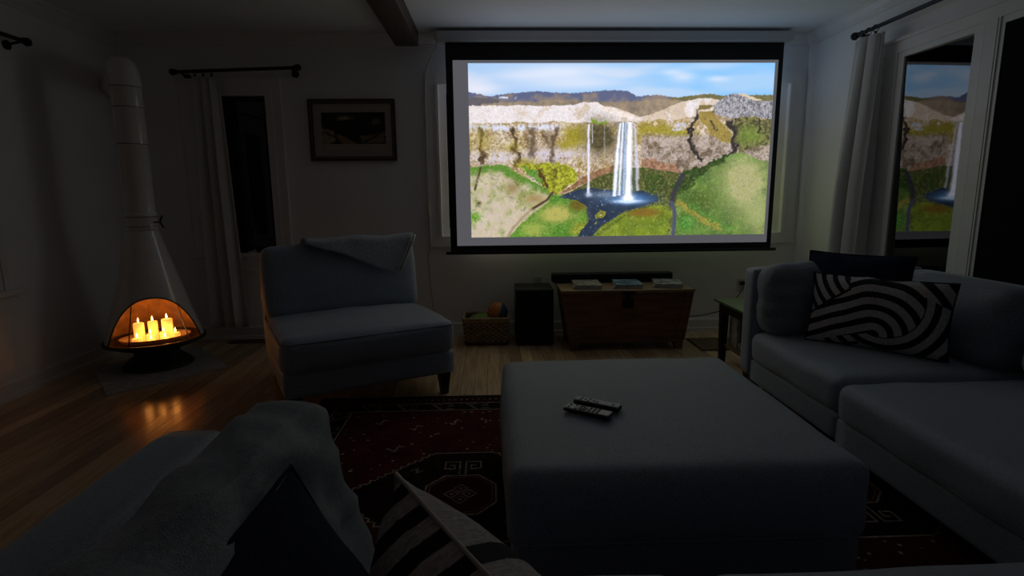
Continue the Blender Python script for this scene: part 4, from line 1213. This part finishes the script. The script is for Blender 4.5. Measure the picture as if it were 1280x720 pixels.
# ------------------------------------------------------------------ ottoman
ox, oy, ow, od = .545, 1.925, 1.02, 1.07
t = thing('ottoman', 'large square dark grey upholstered ottoman on the rug', 'ottoman', (ox, oy, ZG))
part(t, 'base', soft(ow - .02, od - .02, .17, .02, 10, (.004, .004, 0)).xf(Matrix.Translation((0, 0, .05))), 'slate_fabric')
cu = part(t, 'cushion', soft(ow, od, .235, .045, 22, (.012, .012, .018), .006, 3.0, 3).xf(Matrix.Translation((0, 0, .205))), 'slate_fabric')
def rect_seam(w, d, z, r=.05):
    pts = []
    for (cx, cy, a0) in ((w / 2 - r, d / 2 - r, 0), (-w / 2 + r, d / 2 - r, 90), (-w / 2 + r, -d / 2 + r, 180), (w / 2 - r, -d / 2 + r, 270)):
        for k in range(6):
            a = math.radians(a0 + 18 * k); pts.append((cx + r * math.cos(a), cy + r * math.sin(a), z))
    return pts + [pts[0]]
sub(cu, 'piping', MB().tube(rect_seam(ow + .004, od + .004, .228, .06), .005, 6, False), 'seam_fabric')
for sx in (-1, 1):
    for sy in (-1, 1): part(t, 'leg', leg(sx * .42, sy * .45, 0, .06, .02, .028), 'leg_wood')

# remotes on the ottoman
zt = .4675
def remote(name, label, c, ang, L, W_, Hh, mat, kind):
    t = thing(name, label, 'remote control', (c[0], c[1], zt), ang, 'remotes on the ottoman')
    part(t, 'shell', MB().box(-L / 2, L / 2, -W_ / 2, W_ / 2, 0, Hh * .75, .004, 2), 'remote_black')
    face = part(t, 'face', MB().box(-L / 2 + .002, L / 2 - .002, -W_ / 2 + .002, W_ / 2 - .002, Hh * .7, Hh, .002, 2), mat)
    def btn(x, y, r, m='remote_black'):
        part(t, 'button', MB().lathe([(r, Hh - .001), (r, Hh + .0016), (r * .7, Hh + .0022), (0, Hh + .0022)], x, y, 14), m)
    if kind == 0:
        part(t, 'ring_pad', MB().lathe([(.009, Hh), (.009, Hh + .002), (.0165, Hh + .002), (.0165, Hh)], -.018, 0, 24), 'remote_black', 'round black navigation ring')
        btn(-.018, 0, .006)
        for xx, yy in ((-.066, .010), (-.066, -.010), (-.046, .014), (-.040, -.013), (.008, .013), (.008, -.013), (.008, 0), (.023, .013), (.023, -.013), (.023, 0), (.038, .013), (.038, -.013), (.038, 0)): btn(xx, yy, .0048)
    else:
        for xx, yy in ((-.060, .009), (-.060, -.009), (-.044, 0), (-.030, .010), (-.030, -.010), (-.012, 0)): btn(xx, yy, .0042, 'remote_grey')
        btn(.002, -.006, .004); btn(.058, 0, .005, 'remote_white')
remote('remote_control', 'silver remote with black buttons and round pad on the ottoman', (.315, 1.765), math.radians(-33), .165, .046, .014, 'remote_silver', 0)
remote('remote_control', 'slim grey remote with few buttons and a white dot on the ottoman', (.358, 1.822), math.radians(-33), .168, .040, .018, 'remote_grey', 1)

# ------------------------------------------------------------------ armless chair and throw
A = math.radians(27)
cl = Vector((-1.10, 2.80, 0)); ex = Vector((math.cos(A), math.sin(A), 0)); ey = Vector((-math.sin(A), math.cos(A), 0))
CW, CD = .97, .95
cc = cl + ex * CW / 2 + ey * CD / 2
t = thing('armless_chair', 'wide armless dark grey lounge chair with loose seat and back cushions', 'chair', (cc.x, cc.y, 0), A)
part(t, 'base', soft(CW, CD, .145, .022, 10, (.004, .004, 0)).xf(Matrix.Translation((0, 0, .135))), 'slate_fabric')
part(t, 'back_frame', soft(CW, .14, .60, .035, 10, (.003, .006, 0)).xf(Matrix.Translation((0, CD / 2 - .07, .145))), 'slate_fabric')
sc_ = part(t, 'seat_cushion', soft(CW + .01, CD - .12, .205, .055, 22, (.01, .018, .022), .007, 3.0, 5).xf(Matrix.Translation((0, -.075, .262))), 'slate_fabric')
sub(sc_, 'piping', MB().tube(rect_seam(CW + .006, CD - .120, .440, .055), .004, 6, False).xf(Matrix.Translation((0, -.075, 0))), 'seam_fabric')
lean = Matrix.Translation((0, CD / 2 - .245, .44)) @ Matrix.Rotation(math.radians(-9), 4, 'X')
part(t, 'back_cushion', soft(CW + .0, .20, .455, .06, 20, (.008, .03, .010), .008, 3.2, 9).xf(lean), 'slate_fabric')
for sx in (-1, 1):
    for sy in (-1, 1):
        p = Vector((sx * .43, sy * .42, 0)); wp = cc + ex * p.x + ey * p.y
        on = RX0 < wp.x < RX1 and RY0 < wp.y < RY1
        part(t, 'leg', leg(p.x, p.y, ZG if on else 0, .15, .020, .034), 'leg_wood')
chair = t
# throw: a knitted blanket folded to a point over the top right of the back cushion
def throw():
    Mx = Matrix.Translation((cc.x, cc.y, 0)) @ Matrix.Rotation(A, 4, 'Z')
    def surf_pt(s, d):
        """s across the chair, d distance from the top edge: d<0 down the back, d>0 down the front"""
        top = .455 + .030
        r = .075
        if d > r: q = Vector((s, -.135 - .012 * math.sin(min(1, (d - r) / .3) * math.pi) , top - d + r * .43))
        elif d < -r: q = Vector((s, .118, top + d + r * .43))
        else:
            a = d / r * math.pi / 2
            q = Vector((s, -.0085 - .1265 * math.sin(a), top - r * .57 * (1 - math.cos(a))))
        return lean @ q
    n, m = 34, 22
    V = []; Fc = []; E = []
    for i in range(n + 1):
        u = i / n
        s = -.235 + u * .715
        # lower hem of the folded point
        if u < .80: dmax = .075 + .235 * (u / .80) ** 1.15
        else: dmax = .31 - .265 * ((u - .80) / .20)
        for j in range(m + 1):
            v = j / m
            d = -.10 + (dmax + .10) * v
            p = surf_pt(s, d)
            wv = .006 * noise.noise(Vector((s * 9, d * 9, 1.7))) + .012 * math.sin(s * 16 + d * 10) * .35
            p = p + Vector((0, -.012 - abs(wv), .010 + wv))
            V.append(p)
            if i == n: pass
        if u >= .80: E.append(V[-1].copy())
    for i in range(n):
        for j in range(m):
            k = i * (m + 1) + j
            Fc.append((k, k + m + 1, k + m + 2, k + 1))
    th = thing('throw_blanket', 'grey knitted throw with pale edge over the back of the armless chair', 'blanket', (cc.x, cc.y, .4), A)
    o = part(th, 'cloth', MB().add([Mx @ p for p in V], Fc, smooth=True), 'throw_knit', None, True)
    s_m = o.modifiers.new('thickness', 'SOLIDIFY'); s_m.thickness = .014; s_m.offset = 0
    e1 = MB().tube([Mx @ (p + Vector((0, -.012, 0))) for p in E], .0075, 7)
    e1.tube([Mx @ (p + Vector((-.020, -.013, .004))) for p in E], .0055, 7)
    part(th, 'edging', e1, 'throw_edge', 'pale knitted edging', True)
throw()

# ------------------------------------------------------------------ basket, ball, cloth
bx, by = -.06, 4.44
t = thing('wicker_basket', 'small rectangular wicker basket on the floor beside the black speaker', 'basket', (bx, by, 0))
BW0, BW1, BD0, BD1, BH = .165, .182, .115, .130, .225
def brect(z, o=0):
    f = z / BH
    return BW0 + (BW1 - BW0) * f + o, BD0 + (BD1 - BD0) * f + o
rows = 11
part(t, 'bottom', MB().box(-BW0, BW0, -BD0, BD0, .004, .012), 'wicker_dark')
inner = MB()
w0, d0 = brect(0, -.006); w1, d1 = brect(BH, -.006)
for (a, b, c, d) in (((-w0, -d0), (w0, -d0), (w1, -d1), (-w1, -d1)), ((w0, -d0), (w0, d0), (w1, d1), (w1, -d1)), ((w0, d0), (-w0, d0), (-w1, d1), (w1, d1)), ((-w0, d0), (-w0, -d0), (-w1, -d1), (-w1, d1))):
    inner.add([(a[0], a[1], .012), (b[0], b[1], .012), (c[0], c[1], BH), (d[0], d[1], BH)], [(0, 1, 2, 3)])
part(t, 'lining', inner, 'wicker_dark')
def perim(z, amp, ph, o=0.0):
    w_, d_ = brect(z, o)
    pts = []; per = 4 * (w_ + d_); n = 96
    for k in range(n):
        s = per * k / n
        if s < 2 * w_: p, nn = (-w_ + s, -d_), (0, -1)
        elif s < 2 * w_ + 2 * d_: p, nn = (w_, -d_ + s - 2 * w_), (1, 0)
        elif s < 4 * w_ + 2 * d_: p, nn = (w_ - (s - 2 * w_ - 2 * d_), d_), (0, 1)
        else: p, nn = (-w_, d_ - (s - 4 * w_ - 2 * d_)), (-1, 0)
        a = amp * math.sin(2 * math.pi * k / 4 + ph)
        pts.append((p[0] + nn[0] * a, p[1] + nn[1] * a, z))
    return pts + [pts[0]]
for r in range(rows):
    z = .012 + r * (BH - .035) / rows + .008
    part(t, 'strand', MB().tube(perim(z, .006, math.pi * (r % 2) + .7), .0072, 5, False), 'wicker' if r not in (0,) else 'wicker_dark')
nst = 22
for k in range(nst):
    x_ = -1 + 2 * (k + .5) / nst
    for sgn in (-1, 1):
        a = (x_ * BW0, sgn * (BD0 + .001), .006); b = (x_ * BW1, sgn * (BD1 + .001), BH - .01)
        if sgn < 0: part(t, 'stake', MB().tube([a, b], .0045, 5), 'wicker_dark')
rimp = perim(BH - .004, 0, 0)
part(t, 'rim', MB().tube(rimp, .012, 7, False).tube(perim(BH - .022, .003, 0), .009, 6, False), 'wicker')
# ball resting on the things in the basket
bc = Vector((bx + .095, by - .02, .255)); R_ = .083
t = thing('ball', 'orange and dark blue ball resting in the wicker basket', 'ball', (bc.x, bc.y, bc.z - R_))
def ball_gore(k, n=8):
    mb = MB(); V = []; Fc = []; a0 = 2 * math.pi * k / n; a1 = 2 * math.pi * (k + 1) / n
    rs, sg = 12, 4
    for i in range(rs + 1):
        la = -math.pi / 2 + math.pi * i / rs
        for j in range(sg + 1):
            lo = a0 + (a1 - a0) * j / sg
            V.append((R_ * math.cos(la) * math.cos(lo), R_ * math.cos(la) * math.sin(lo), R_ * math.sin(la)))
    for i in range(rs):
        for j in range(sg):
            q = i * (sg + 1) + j; Fc.append((q, q + 1, q + sg + 2, q + sg + 1))
    return mb.add(V, Fc, smooth=True)
Rb = Matrix.Translation((0, 0, R_)) @ Matrix.Rotation(.35, 4, 'Y') @ Matrix.Rotation(-.3, 4, 'X') @ Matrix.Rotation(.15, 4, 'Z')
for k in range(8): part(t, 'panel', ball_gore(k).xf(Rb), 'ball_blue' if k in (6, 7, 0, 1) else 'ball_orange')
for k in range(4):
    sp = [(R_ * 1.003 * math.cos(a) * math.cos(k * math.pi / 4), R_ * 1.003 * math.cos(a) * math.sin(k * math.pi / 4), R_ * 1.003 * math.sin(a)) for a in np.linspace(0, 2 * math.pi, 41)]
    part(t, 'seam', MB().tube(sp, .0014, 5, False).xf(Rb), 'seam_dark')
gm = soft(.20, .19, .205, .06, 12, (.01, .01, .02), .016, 9.0, 4)
gm.xf(Matrix.Translation((bx - .03, by, .0135)))
tag(link('cloth', gm, 'green_cloth'), 'crumpled green cloth filling the wicker basket', 'cloth')
t = thing('small_bottle', 'little clear bottle with dark cap standing in the basket corner', 'bottle', (bx - .150, by - .075, .0135))
part(t, 'body', MB().lathe([(0, 0), (.013, 0), (.013, .19), (.008, .20), (.008, .215), (0, .215)], 0, 0, 14), 'bottle_clear')
part(t, 'cap', MB().lathe([(0, .212), (.010, .212), (.010, .232), (0, .233)], 0, 0, 14), 'leg_wood')

# ------------------------------------------------------------------ subwoofer
t = thing('subwoofer', 'black box subwoofer on the floor between basket and chest', 'speaker', (.33, 4.44, 0))
part(t, 'cabinet', MB().box(-.15, .15, -.15, .17, .015, .46, .006, 2), 'speaker_black')
part(t, 'grille', MB().box(-.142, .142, -.160, -.148, .035, .452, .005, 2), 'grille_black')
for sx in (-1, 1):
    for sy in (-1, 1): part(t, 'foot', MB().lathe([(0, 0), (.018, 0), (.020, .018), (0, .018)], sx * .12, sy * .12, 12), 'remote_black')

# ------------------------------------------------------------------ chest
t = thing('wooden_chest', 'reddish brown wooden chest with flared sides under the screen', 'chest', (1.03, 4.33, 0))
cz0, cz1 = .075, .452
def hx(xa0, xa1, ya0, ya1, za, xb0, xb1, yb0, yb1, zb):
    return MB().hexa([(xa0, ya0, za), (xa1, ya0, za), (xa1, ya1, za), (xa0, ya1, za)], [(xb0, yb0, zb), (xb1, yb0, zb), (xb1, yb1, zb), (xb0, yb1, zb)])
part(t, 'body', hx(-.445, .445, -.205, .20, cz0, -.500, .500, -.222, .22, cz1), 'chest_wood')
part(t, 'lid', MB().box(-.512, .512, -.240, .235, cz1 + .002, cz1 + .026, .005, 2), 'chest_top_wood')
part(t, 'plinth', hx(-.40, .40, -.213, -.195, cz0 - .012, -.41, .41, -.214, -.195, cz0 + .018), 'chest_wood')
for sx in (-1, 1):
    for sy in (-1, 1):
        x0_, x1_ = (sx * .345, sx * .445) if sx > 0 else (sx * .445, sx * .345)
        y0_, y1_ = (.12, .20) if sy > 0 else (-.208, -.13)
        xm0, xm1 = (x0_ + .05, x1_ - .006) if sx > 0 else (x0_ + .006, x1_ - .05)
        part(t, 'foot', hx(xm0, xm1, y0_, y1_, 0, x0_, x1_, y0_, y1_, cz0 + .01), 'chest_wood')
part(t, 'strap_board', hx(-.452, -.385, -.214, -.200, cz0, -.506, -.44, -.229, -.215, cz1), 'chest_wood')
part(t, 'strap_board', hx(.385, .452, -.214, -.200, cz0, .44, .506, -.229, -.215, cz1), 'chest_wood')
lk = part(t, 'lock_plate', MB().box(-.045, .045, -.2265, -.215, .335, .405, .003), 'chest_lock', 'dark metal lock plate')
sub(lk, 'hasp', MB().box(-.018, .018, -.246, -.226, .36, .462, .003).box(-.055, .055, -.246, -.240, .448, .470, .002), 'chest_lock')
# sound bar behind the magazines
t = thing('sound_bar', 'long black sound bar lying on the chest below the screen', 'speaker', (.985, 4.50, .479))
part(t, 'body', MB().box(-.50, .50, -.045, .045, .004, .078, .010, 3), 'speaker_black')
part(t, 'grille', MB().box(-.485, .485, -.050, -.042, .012, .070, .003), 'grille_black')
for sx in (-1, 1): part(t, 'foot', MB().box(sx * .4 - .03, sx * .4 + .03, -.03, .03, 0, .006), 'remote_black')
# magazines: three little stacks
def cover(name, c0, c1, c2, sc, seed):
    m, nt, out = new_mat(name)
    p = N(nt, 'ShaderNodeBsdfPrincipled', Roughness=.3)
    tc = N(nt, 'ShaderNodeTexCoord'); mp = N(nt, 'ShaderNodeMapping'); mp.inputs['Location'].default_value = (seed, seed * 2.3, 0)
    nt.links.new(tc.outputs['Object'], mp.inputs['Vector'])
    nz = N(nt, 'ShaderNodeTexNoise', Scale=sc, Detail=5.0, Distortion=1.2); nt.links.new(mp.outputs[0], nz.inputs['Vector'])
    rp = N(nt, 'ShaderNodeValToRGB'); e = rp.color_ramp.elements
    e[0].position = .40; e[0].color = c0 + (1,); e[1].position = .62; e[1].color = c2 + (1,)
    k = rp.color_ramp.elements.new(.5); k.color = c1 + (1,)
    nt.links.new(nz.outputs['Fac'], rp.inputs['Fac']); nt.links.new(rp.outputs[0], p.inputs['Base Color']); nt.links.new(p.outputs[0], out.inputs['Surface'])
    MATS[name] = m
cover('cover_sketch', (.10, .09, .08), (.55, .50, .44), (.70, .66, .60), 26, 1.0)
cover('cover_blue', (.05, .16, .34), (.22, .36, .46), (.55, .62, .66), 16, 4.0)
cover('cover_snow', (.10, .12, .14), (.40, .43, .46), (.70, .70, .72), 18, 7.5)
cover('cover_plain', (.34, .32, .30), (.50, .48, .46), (.60, .58, .56), 10, 9.1)
stacks = [(.735, 'cover_sketch', 'pale sketch-like cover', 5, 'left'), (1.055, 'cover_blue', 'blue sea cover', 8, 'middle'), (1.375, 'cover_snow', 'grey snowy cover', 12, 'right')]
where = {'left': 'stack nearest the subwoofer', 'middle': 'stack above the chest lock', 'right': 'stack nearest the side table'}
for sx, cv, what, ang, nm in stacks:
    for k in range(3):
        z = .479 + k * .0105
        a = math.radians(-ang + (k - 1) * 2.5)
        top = k == 2
        lab = ('magazine with %s, top of the %s' % (what, where[nm])) if top else ('%s magazine of the chest\'s %s' % (['lowest', 'middle'][k], where[nm]))
        t = thing('magazine', lab, 'magazine', (sx + .003 * k, 4.275 + .004 * k, z), a, 'magazines on the chest')
        part(t, 'pages', MB().box(-.103, .104, -.138, .138, .001, .009), 'paper_edge')
        part(t, 'cover', MB().box(-.105, .105, -.14, .14, .009, .0102).box(-.105, .105, -.14, .14, 0, .001).box(-.1055, -.104, -.14, .14, 0, .0102), cv if top else 'cover_plain')

# outlets and leads
def outlet(label, x_, z_, plug):
    t = thing('wall_outlet', label, 'outlet', (x_, D, z_))
    part(t, 'plate', MB().box(-.036, .036, -.007, -.0005, -.058, .058, .003), 'plate_white')
    for dz in (-.022, .022):
        s = part(t, 'socket', MB().box(-.016, .016, -.009, -.006, dz - .014, dz + .014, .002), 'plate_white')
        sub(s, 'slot', MB().box(-.008, -.005, -.0098, -.0088, dz - .005, dz + .006).box(.005, .008, -.0098, -.0088, dz - .005, dz + .006), 'remote_black')
    return t
outlet('white wall outlet just above the subwoofer', .385, .445, False)
outlet('white wall outlet with black plug beside the sofa', 2.17, .40, True)
t = thing('power_lead', 'black plug and lead running from the outlet behind the side table', 'lead', (2.17, D - .01, .385))
part(t, 'plug', MB().box(2.150, 2.190, D - .045, D - .010, .405, .440, .006), 'remote_black', None, True)
part(t, 'lead', MB().tube([(2.17, D - .045, .42), (2.15, D - .09, .39), (2.08, D - .12, .31), (2.02, D - .13, .24), (1.93, D - .14, .20), (1.80, D - .12, .165), (1.68, D - .10, .15), (1.56, D - .09, .10), (1.5, D - .08, .03), (1.44, D - .1, .006)], .004, 6), 'cord_black', None, True)
# ------------------------------------------------------------------ side table
t = thing('side_table', 'dark side table with green top between chest and sofa', 'table', (1.83, 3.60, 0))
tx0, tx1, ty0, ty1, tz = 1.585, 2.08, 3.33, 3.84, .452
part(t, 'top', MB().box(tx0, tx1, ty0, ty1, tz - .018, tz, .003), 'table_green', 'green top', True)
part(t, 'apron', MB().box(tx0 + .03, tx1 - .03, ty1 - .06, ty1 - .04, tz - .08, tz - .018).box(tx0 + .03, tx1 - .03, ty0 + .04, ty0 + .06, tz - .08, tz - .018).box(tx0 + .03, tx0 + .05, ty0 + .06, ty1 - .06, tz - .08, tz - .018).box(tx1 - .05, tx1 - .03, ty0 + .06, ty1 - .06, tz - .08, tz - .018), 'table_dark', None, True)
for xx in (tx0 + .055, tx1 - .055):
    for yy in (ty0 + .055, ty1 - .055): part(t, 'leg', leg(xx, yy, 0, tz - .018, .019, .027), 'table_dark', None, True)
part(t, 'shelf', MB().box(tx0 + .055, tx1 - .055, ty0 + .055, ty1 - .055, .12, .135), 'shelf_wood', 'plain wood shelf', True)
cover('cover_red', (.22, .03, .03), (.40, .30, .26), (.60, .55, .5), 14, 2.2)
cover('cover_mixed', (.05, .10, .05), (.35, .32, .28), (.62, .58, .5), 22, 5.2)
for k, (cv, lab) in enumerate((('cover_mixed', 'patterned magazine lying flat on the side table shelf'), ('cover_red', 'reddish book lying on the magazine on the side table shelf'))):
    tt = thing('book', lab, 'book', (1.80 + .01 * k, 3.57, .1355 + .013 * k), .2 * k)
    part(tt, 'pages', MB().box(-.10, .10, -.14, .14, .001, .010 + .015 * k), 'paper_edge')
    part(tt, 'cover', MB().box(-.104, .104, -.143, .143, .010 + .015 * k, .0122 + .015 * k).box(-.104, .104, -.143, .143, 0, .001).box(-.106, -.103, -.143, .143, 0, .0122 + .015 * k), cv)
for k, (cv, h_, th_, lab) in enumerate((('cover_plain', .21, .022, 'pale hardback standing on the side table shelf'), ('cover_mixed', .24, .016, 'patterned paperback standing on the side table shelf'))):
    tt = thing('book', lab, 'book', (1.69 + .03 * k, 3.72, .1355))
    part(tt, 'pages', MB().box(-th_ / 2 + .001, th_ / 2 - .001, -.07, .05, .002, h_ - .003), 'paper_edge')
    part(tt, 'cover', MB().box(-th_ / 2, -th_ / 2 + .001, -.072, .053, 0, h_).box(th_ / 2 - .001, th_ / 2, -.072, .053, 0, h_).box(-th_ / 2, th_ / 2, -.074, -.0705, 0, h_), cv)
# little mat on the floor by the side table
tag(link('door_mat', MB().box(1.60, 2.05, 4.05, 4.40, .0, .012, .004), 'rug_mini' if 'rug_mini' in MATS else 'wicker_dark'), 'small dark mat on the floor behind the side table', 'mat')

# ------------------------------------------------------------------ sectional sofa modules
SF, SB = 1.50, 2.52             # front and back of the run along the right wall
ST = .405                       # top of the seat cushions
BT = .755                       # top of the back rails
def base_block(t, x0, x1, y0, y1):
    part(t, 'base', soft(x1 - x0, y1 - y0, .135, .02, 8, (.003, .003, 0)).xf(Matrix.Translation(((x0 + x1) / 2, (y0 + y1) / 2, .10))), 'slate_fabric', None, True)
def seat(t, x0, x1, y0, y1, seed):
    s = part(t, 'seat_cushion', soft(x1 - x0, y1 - y0, .175, .05, 20, (.010, .010, .020), .006, 3.0, seed).xf(Matrix.Translation(((x0 + x1) / 2, (y0 + y1) / 2, .222))), 'slate_fabric', None, True)
    return s
def rail(t, x0, x1, y0, y1, nm='back_panel', z1=BT):
    part(t, nm, soft(x1 - x0, y1 - y0, z1 - .12, .028, 10, (.003, .003, .002)).xf(Matrix.Translation(((x0 + x1) / 2, (y0 + y1) / 2, .12))), 'slate_fabric', None, True)
def legs(t, x0, x1, y0, y1):
    for xx in (x0 + .07, x1 - .07):
        for yy in (y0 + .07, y1 - .07):
            on = RX0 < xx < RX1 and RY0 < yy < RY1
            part(t, 'leg', leg(xx, yy, ZG if on else 0, .12, .022, .03), 'leg_wood', None, True)
# far end module, by the side table
t = thing('sofa_module', 'corner module of the dark grey sectional sofa, next to the side table', 'sofa', ((SF + SB) / 2, 2.72, 0), 0, 'sectional sofa modules')
base_block(t, SF + .01, SB - .12, 2.235, 3.10)
rail(t, SF + .005, SB, 3.10, 3.225, 'side_panel', .765)
rail(t, SB - .125, SB, 2.235, 3.095)
seat(t, SF, SB - .135, 2.248, 3.085, 11)
legs(t, SF, SB, 2.235, 3.22)
m = soft(.72, .18, .385, .075, 22, (.02, .035, .012), .016, 5.0, 21)
m.xf(Matrix.Translation((1.885, 2.995, ST)) @ Matrix.Rotation(math.radians(-8), 4, 'X'))
part(t, 'back_cushion', m, 'slate_fabric_soft_dim', None, True)
m = soft(.60, .20, .36, .08, 18, (.02, .045, .012), .012, 4.0, 22)
m.xf(Matrix.Translation((2.28, 2.56, ST)) @ Matrix.Rotation(math.radians(-90), 4, 'Z') @ Matrix.Rotation(math.radians(-9), 4, 'X'))
part(t, 'back_cushion', m, 'slate_fabric_soft_dim', None, True)
# second module
t = thing('sofa_module', 'armless middle module of the dark grey sectional against the large window', 'sofa', ((SF + SB) / 2, 1.64, 0), 0, 'sectional sofa modules')
base_block(t, SF - .02, SB - .12, 1.085, 2.225)
rail(t, SB - .125, SB, 1.085, 2.225)
seat(t, SF - .035, SB - .135, 1.100, 2.213, 12)
legs(t, SF, SB, 1.085, 2.225)
m = soft(1.0, .25, .44, .09, 18, (.02, .05, .015), .014, 4.0, 23)
m.xf(Matrix.Translation((2.245, 1.62, ST)) @ Matrix.Rotation(math.radians(-90), 4, 'Z') @ Matrix.Rotation(math.radians(-12), 4, 'X'))
part(t, 'back_cushion', m, 'slate_fabric_soft_dim', None, True)
# near run, facing the screen
NF, NB = 1.065, .04
t = thing('sofa_module', 'corner module of the dark grey sectional joining the window run', 'sofa', (1.98, .55, 0), 0, 'sectional sofa modules')
base_block(t, SF + .01, SB - .12, NB + .12, 1.06)
rail(t, SB - .125, SB, NB, 1.07)
rail(t, SF, SB - .13, NB, NB + .12)
seat(t, SF + .01, SB - .135, NB + .135, 1.062, 14)
legs(t, SF, SB, NB, 1.07)
t = thing('sofa_module', 'armless module of the dark grey sectional facing the screen across the ottoman', 'sofa', (.95, .55, 0), 0, 'sectional sofa modules')
base_block(t, .42, SF - .02, NB + .12, NF - .02)
rail(t, .42, SF - .02, NB, NB + .12, 'back_panel', .60)
seat(t, .435, SF - .03, NB + .135, NF + .01, 15)
legs(t, .42, SF - .02, NB, NF)
AX0, AX1 = -.685, -.555
t = thing('sofa_module', 'end module of the dark grey sectional, its low side panel towards the fireplace', 'sofa', (-.13, .55, 0), 0, 'sectional sofa modules')
base_block(t, AX1, .41, NB + .12, NF - .02)
rail(t, AX0, AX1, NB, NF + .04, 'side_panel', .735)
rail(t, AX1 + .005, .41, NB, NB + .12, 'back_panel', .60)
seat(t, AX1 + .012, .400, NB + .135, NF + .01, 16)
legs(t, AX0, .41, NB, NF + .02)
m = soft(.80, .36, .440, .055, 44, (.015, .02, .012), .024, 6.0, 31, taper=.30)
m.xf(Matrix.Translation((-.372, .565, ST - .004)) @ Matrix.Rotation(math.radians(90), 4, 'Z') @ Matrix.Rotation(math.radians(0), 4, 'X'))
part(t, 'back_cushion', m, 'slate_fabric_soft_dim', 'rumpled loose back cushion', True)

# ------------------------------------------------------------------ scatter cushions
def scatter(label, O, xd, zd, w, h, th, mat, seam, wr=.008, seed=0, flip=False):
    t = thing('scatter_cushion', label, 'cushion', tuple(O))
    M_ = frame_mat(O, xd, zd)
    part(t, 'cover', pillow(w, h, th, 20, .05, wr, seed, flip).xf(M_), mat, None, True)
    part(t, 'seam', MB().tube(seam_loop(w, h, .05), .0035, 6, False).xf(M_), seam, None, True)
    return t
xd = Vector((.41, -.46, 0)).normalized()
nrm = Vector((xd.y, -xd.x, 0))           # towards the room
scatter('navy blue cushion behind the striped one in the sofa corner', Vector((1.885, 2.80, ST + .012)), xd, Vector((0, 0, 1)) - nrm * .25, .50, .47, .14, 'navy_fabric', 'navy_fabric', .008, 3)
scatter('navy and white striped oblong cushion leaning on the navy one in the sofa corner', Vector((1.885, 2.605, ST + .012)), xd, Vector((0, 0, 1)) - nrm * .16, .62, .365, .15, 'striped_linen', 'navy_fabric', .008, 5)
scatter('navy blue cushion leaning on the rumpled grey back cushion, opposite the ottoman', Vector((-.085, .49, .425)), Vector((-.10, -1, 0)), Vector((-.50, 0, .86)), .46, .46, .13, 'navy_fabric', 'navy_fabric', .010, 8)
xd2 = Vector((.53, -.85, 0)).normalized()
O2 = Vector((-.168, .87, .415)) + xd2 * .30
scatter('navy and white broad striped cushion standing between ottoman and rumpled back cushion', O2, xd2, Vector((.0, .0, 1)), .60, .325, .25, 'striped_linen_wide', 'mat_board', .006, 13, True)
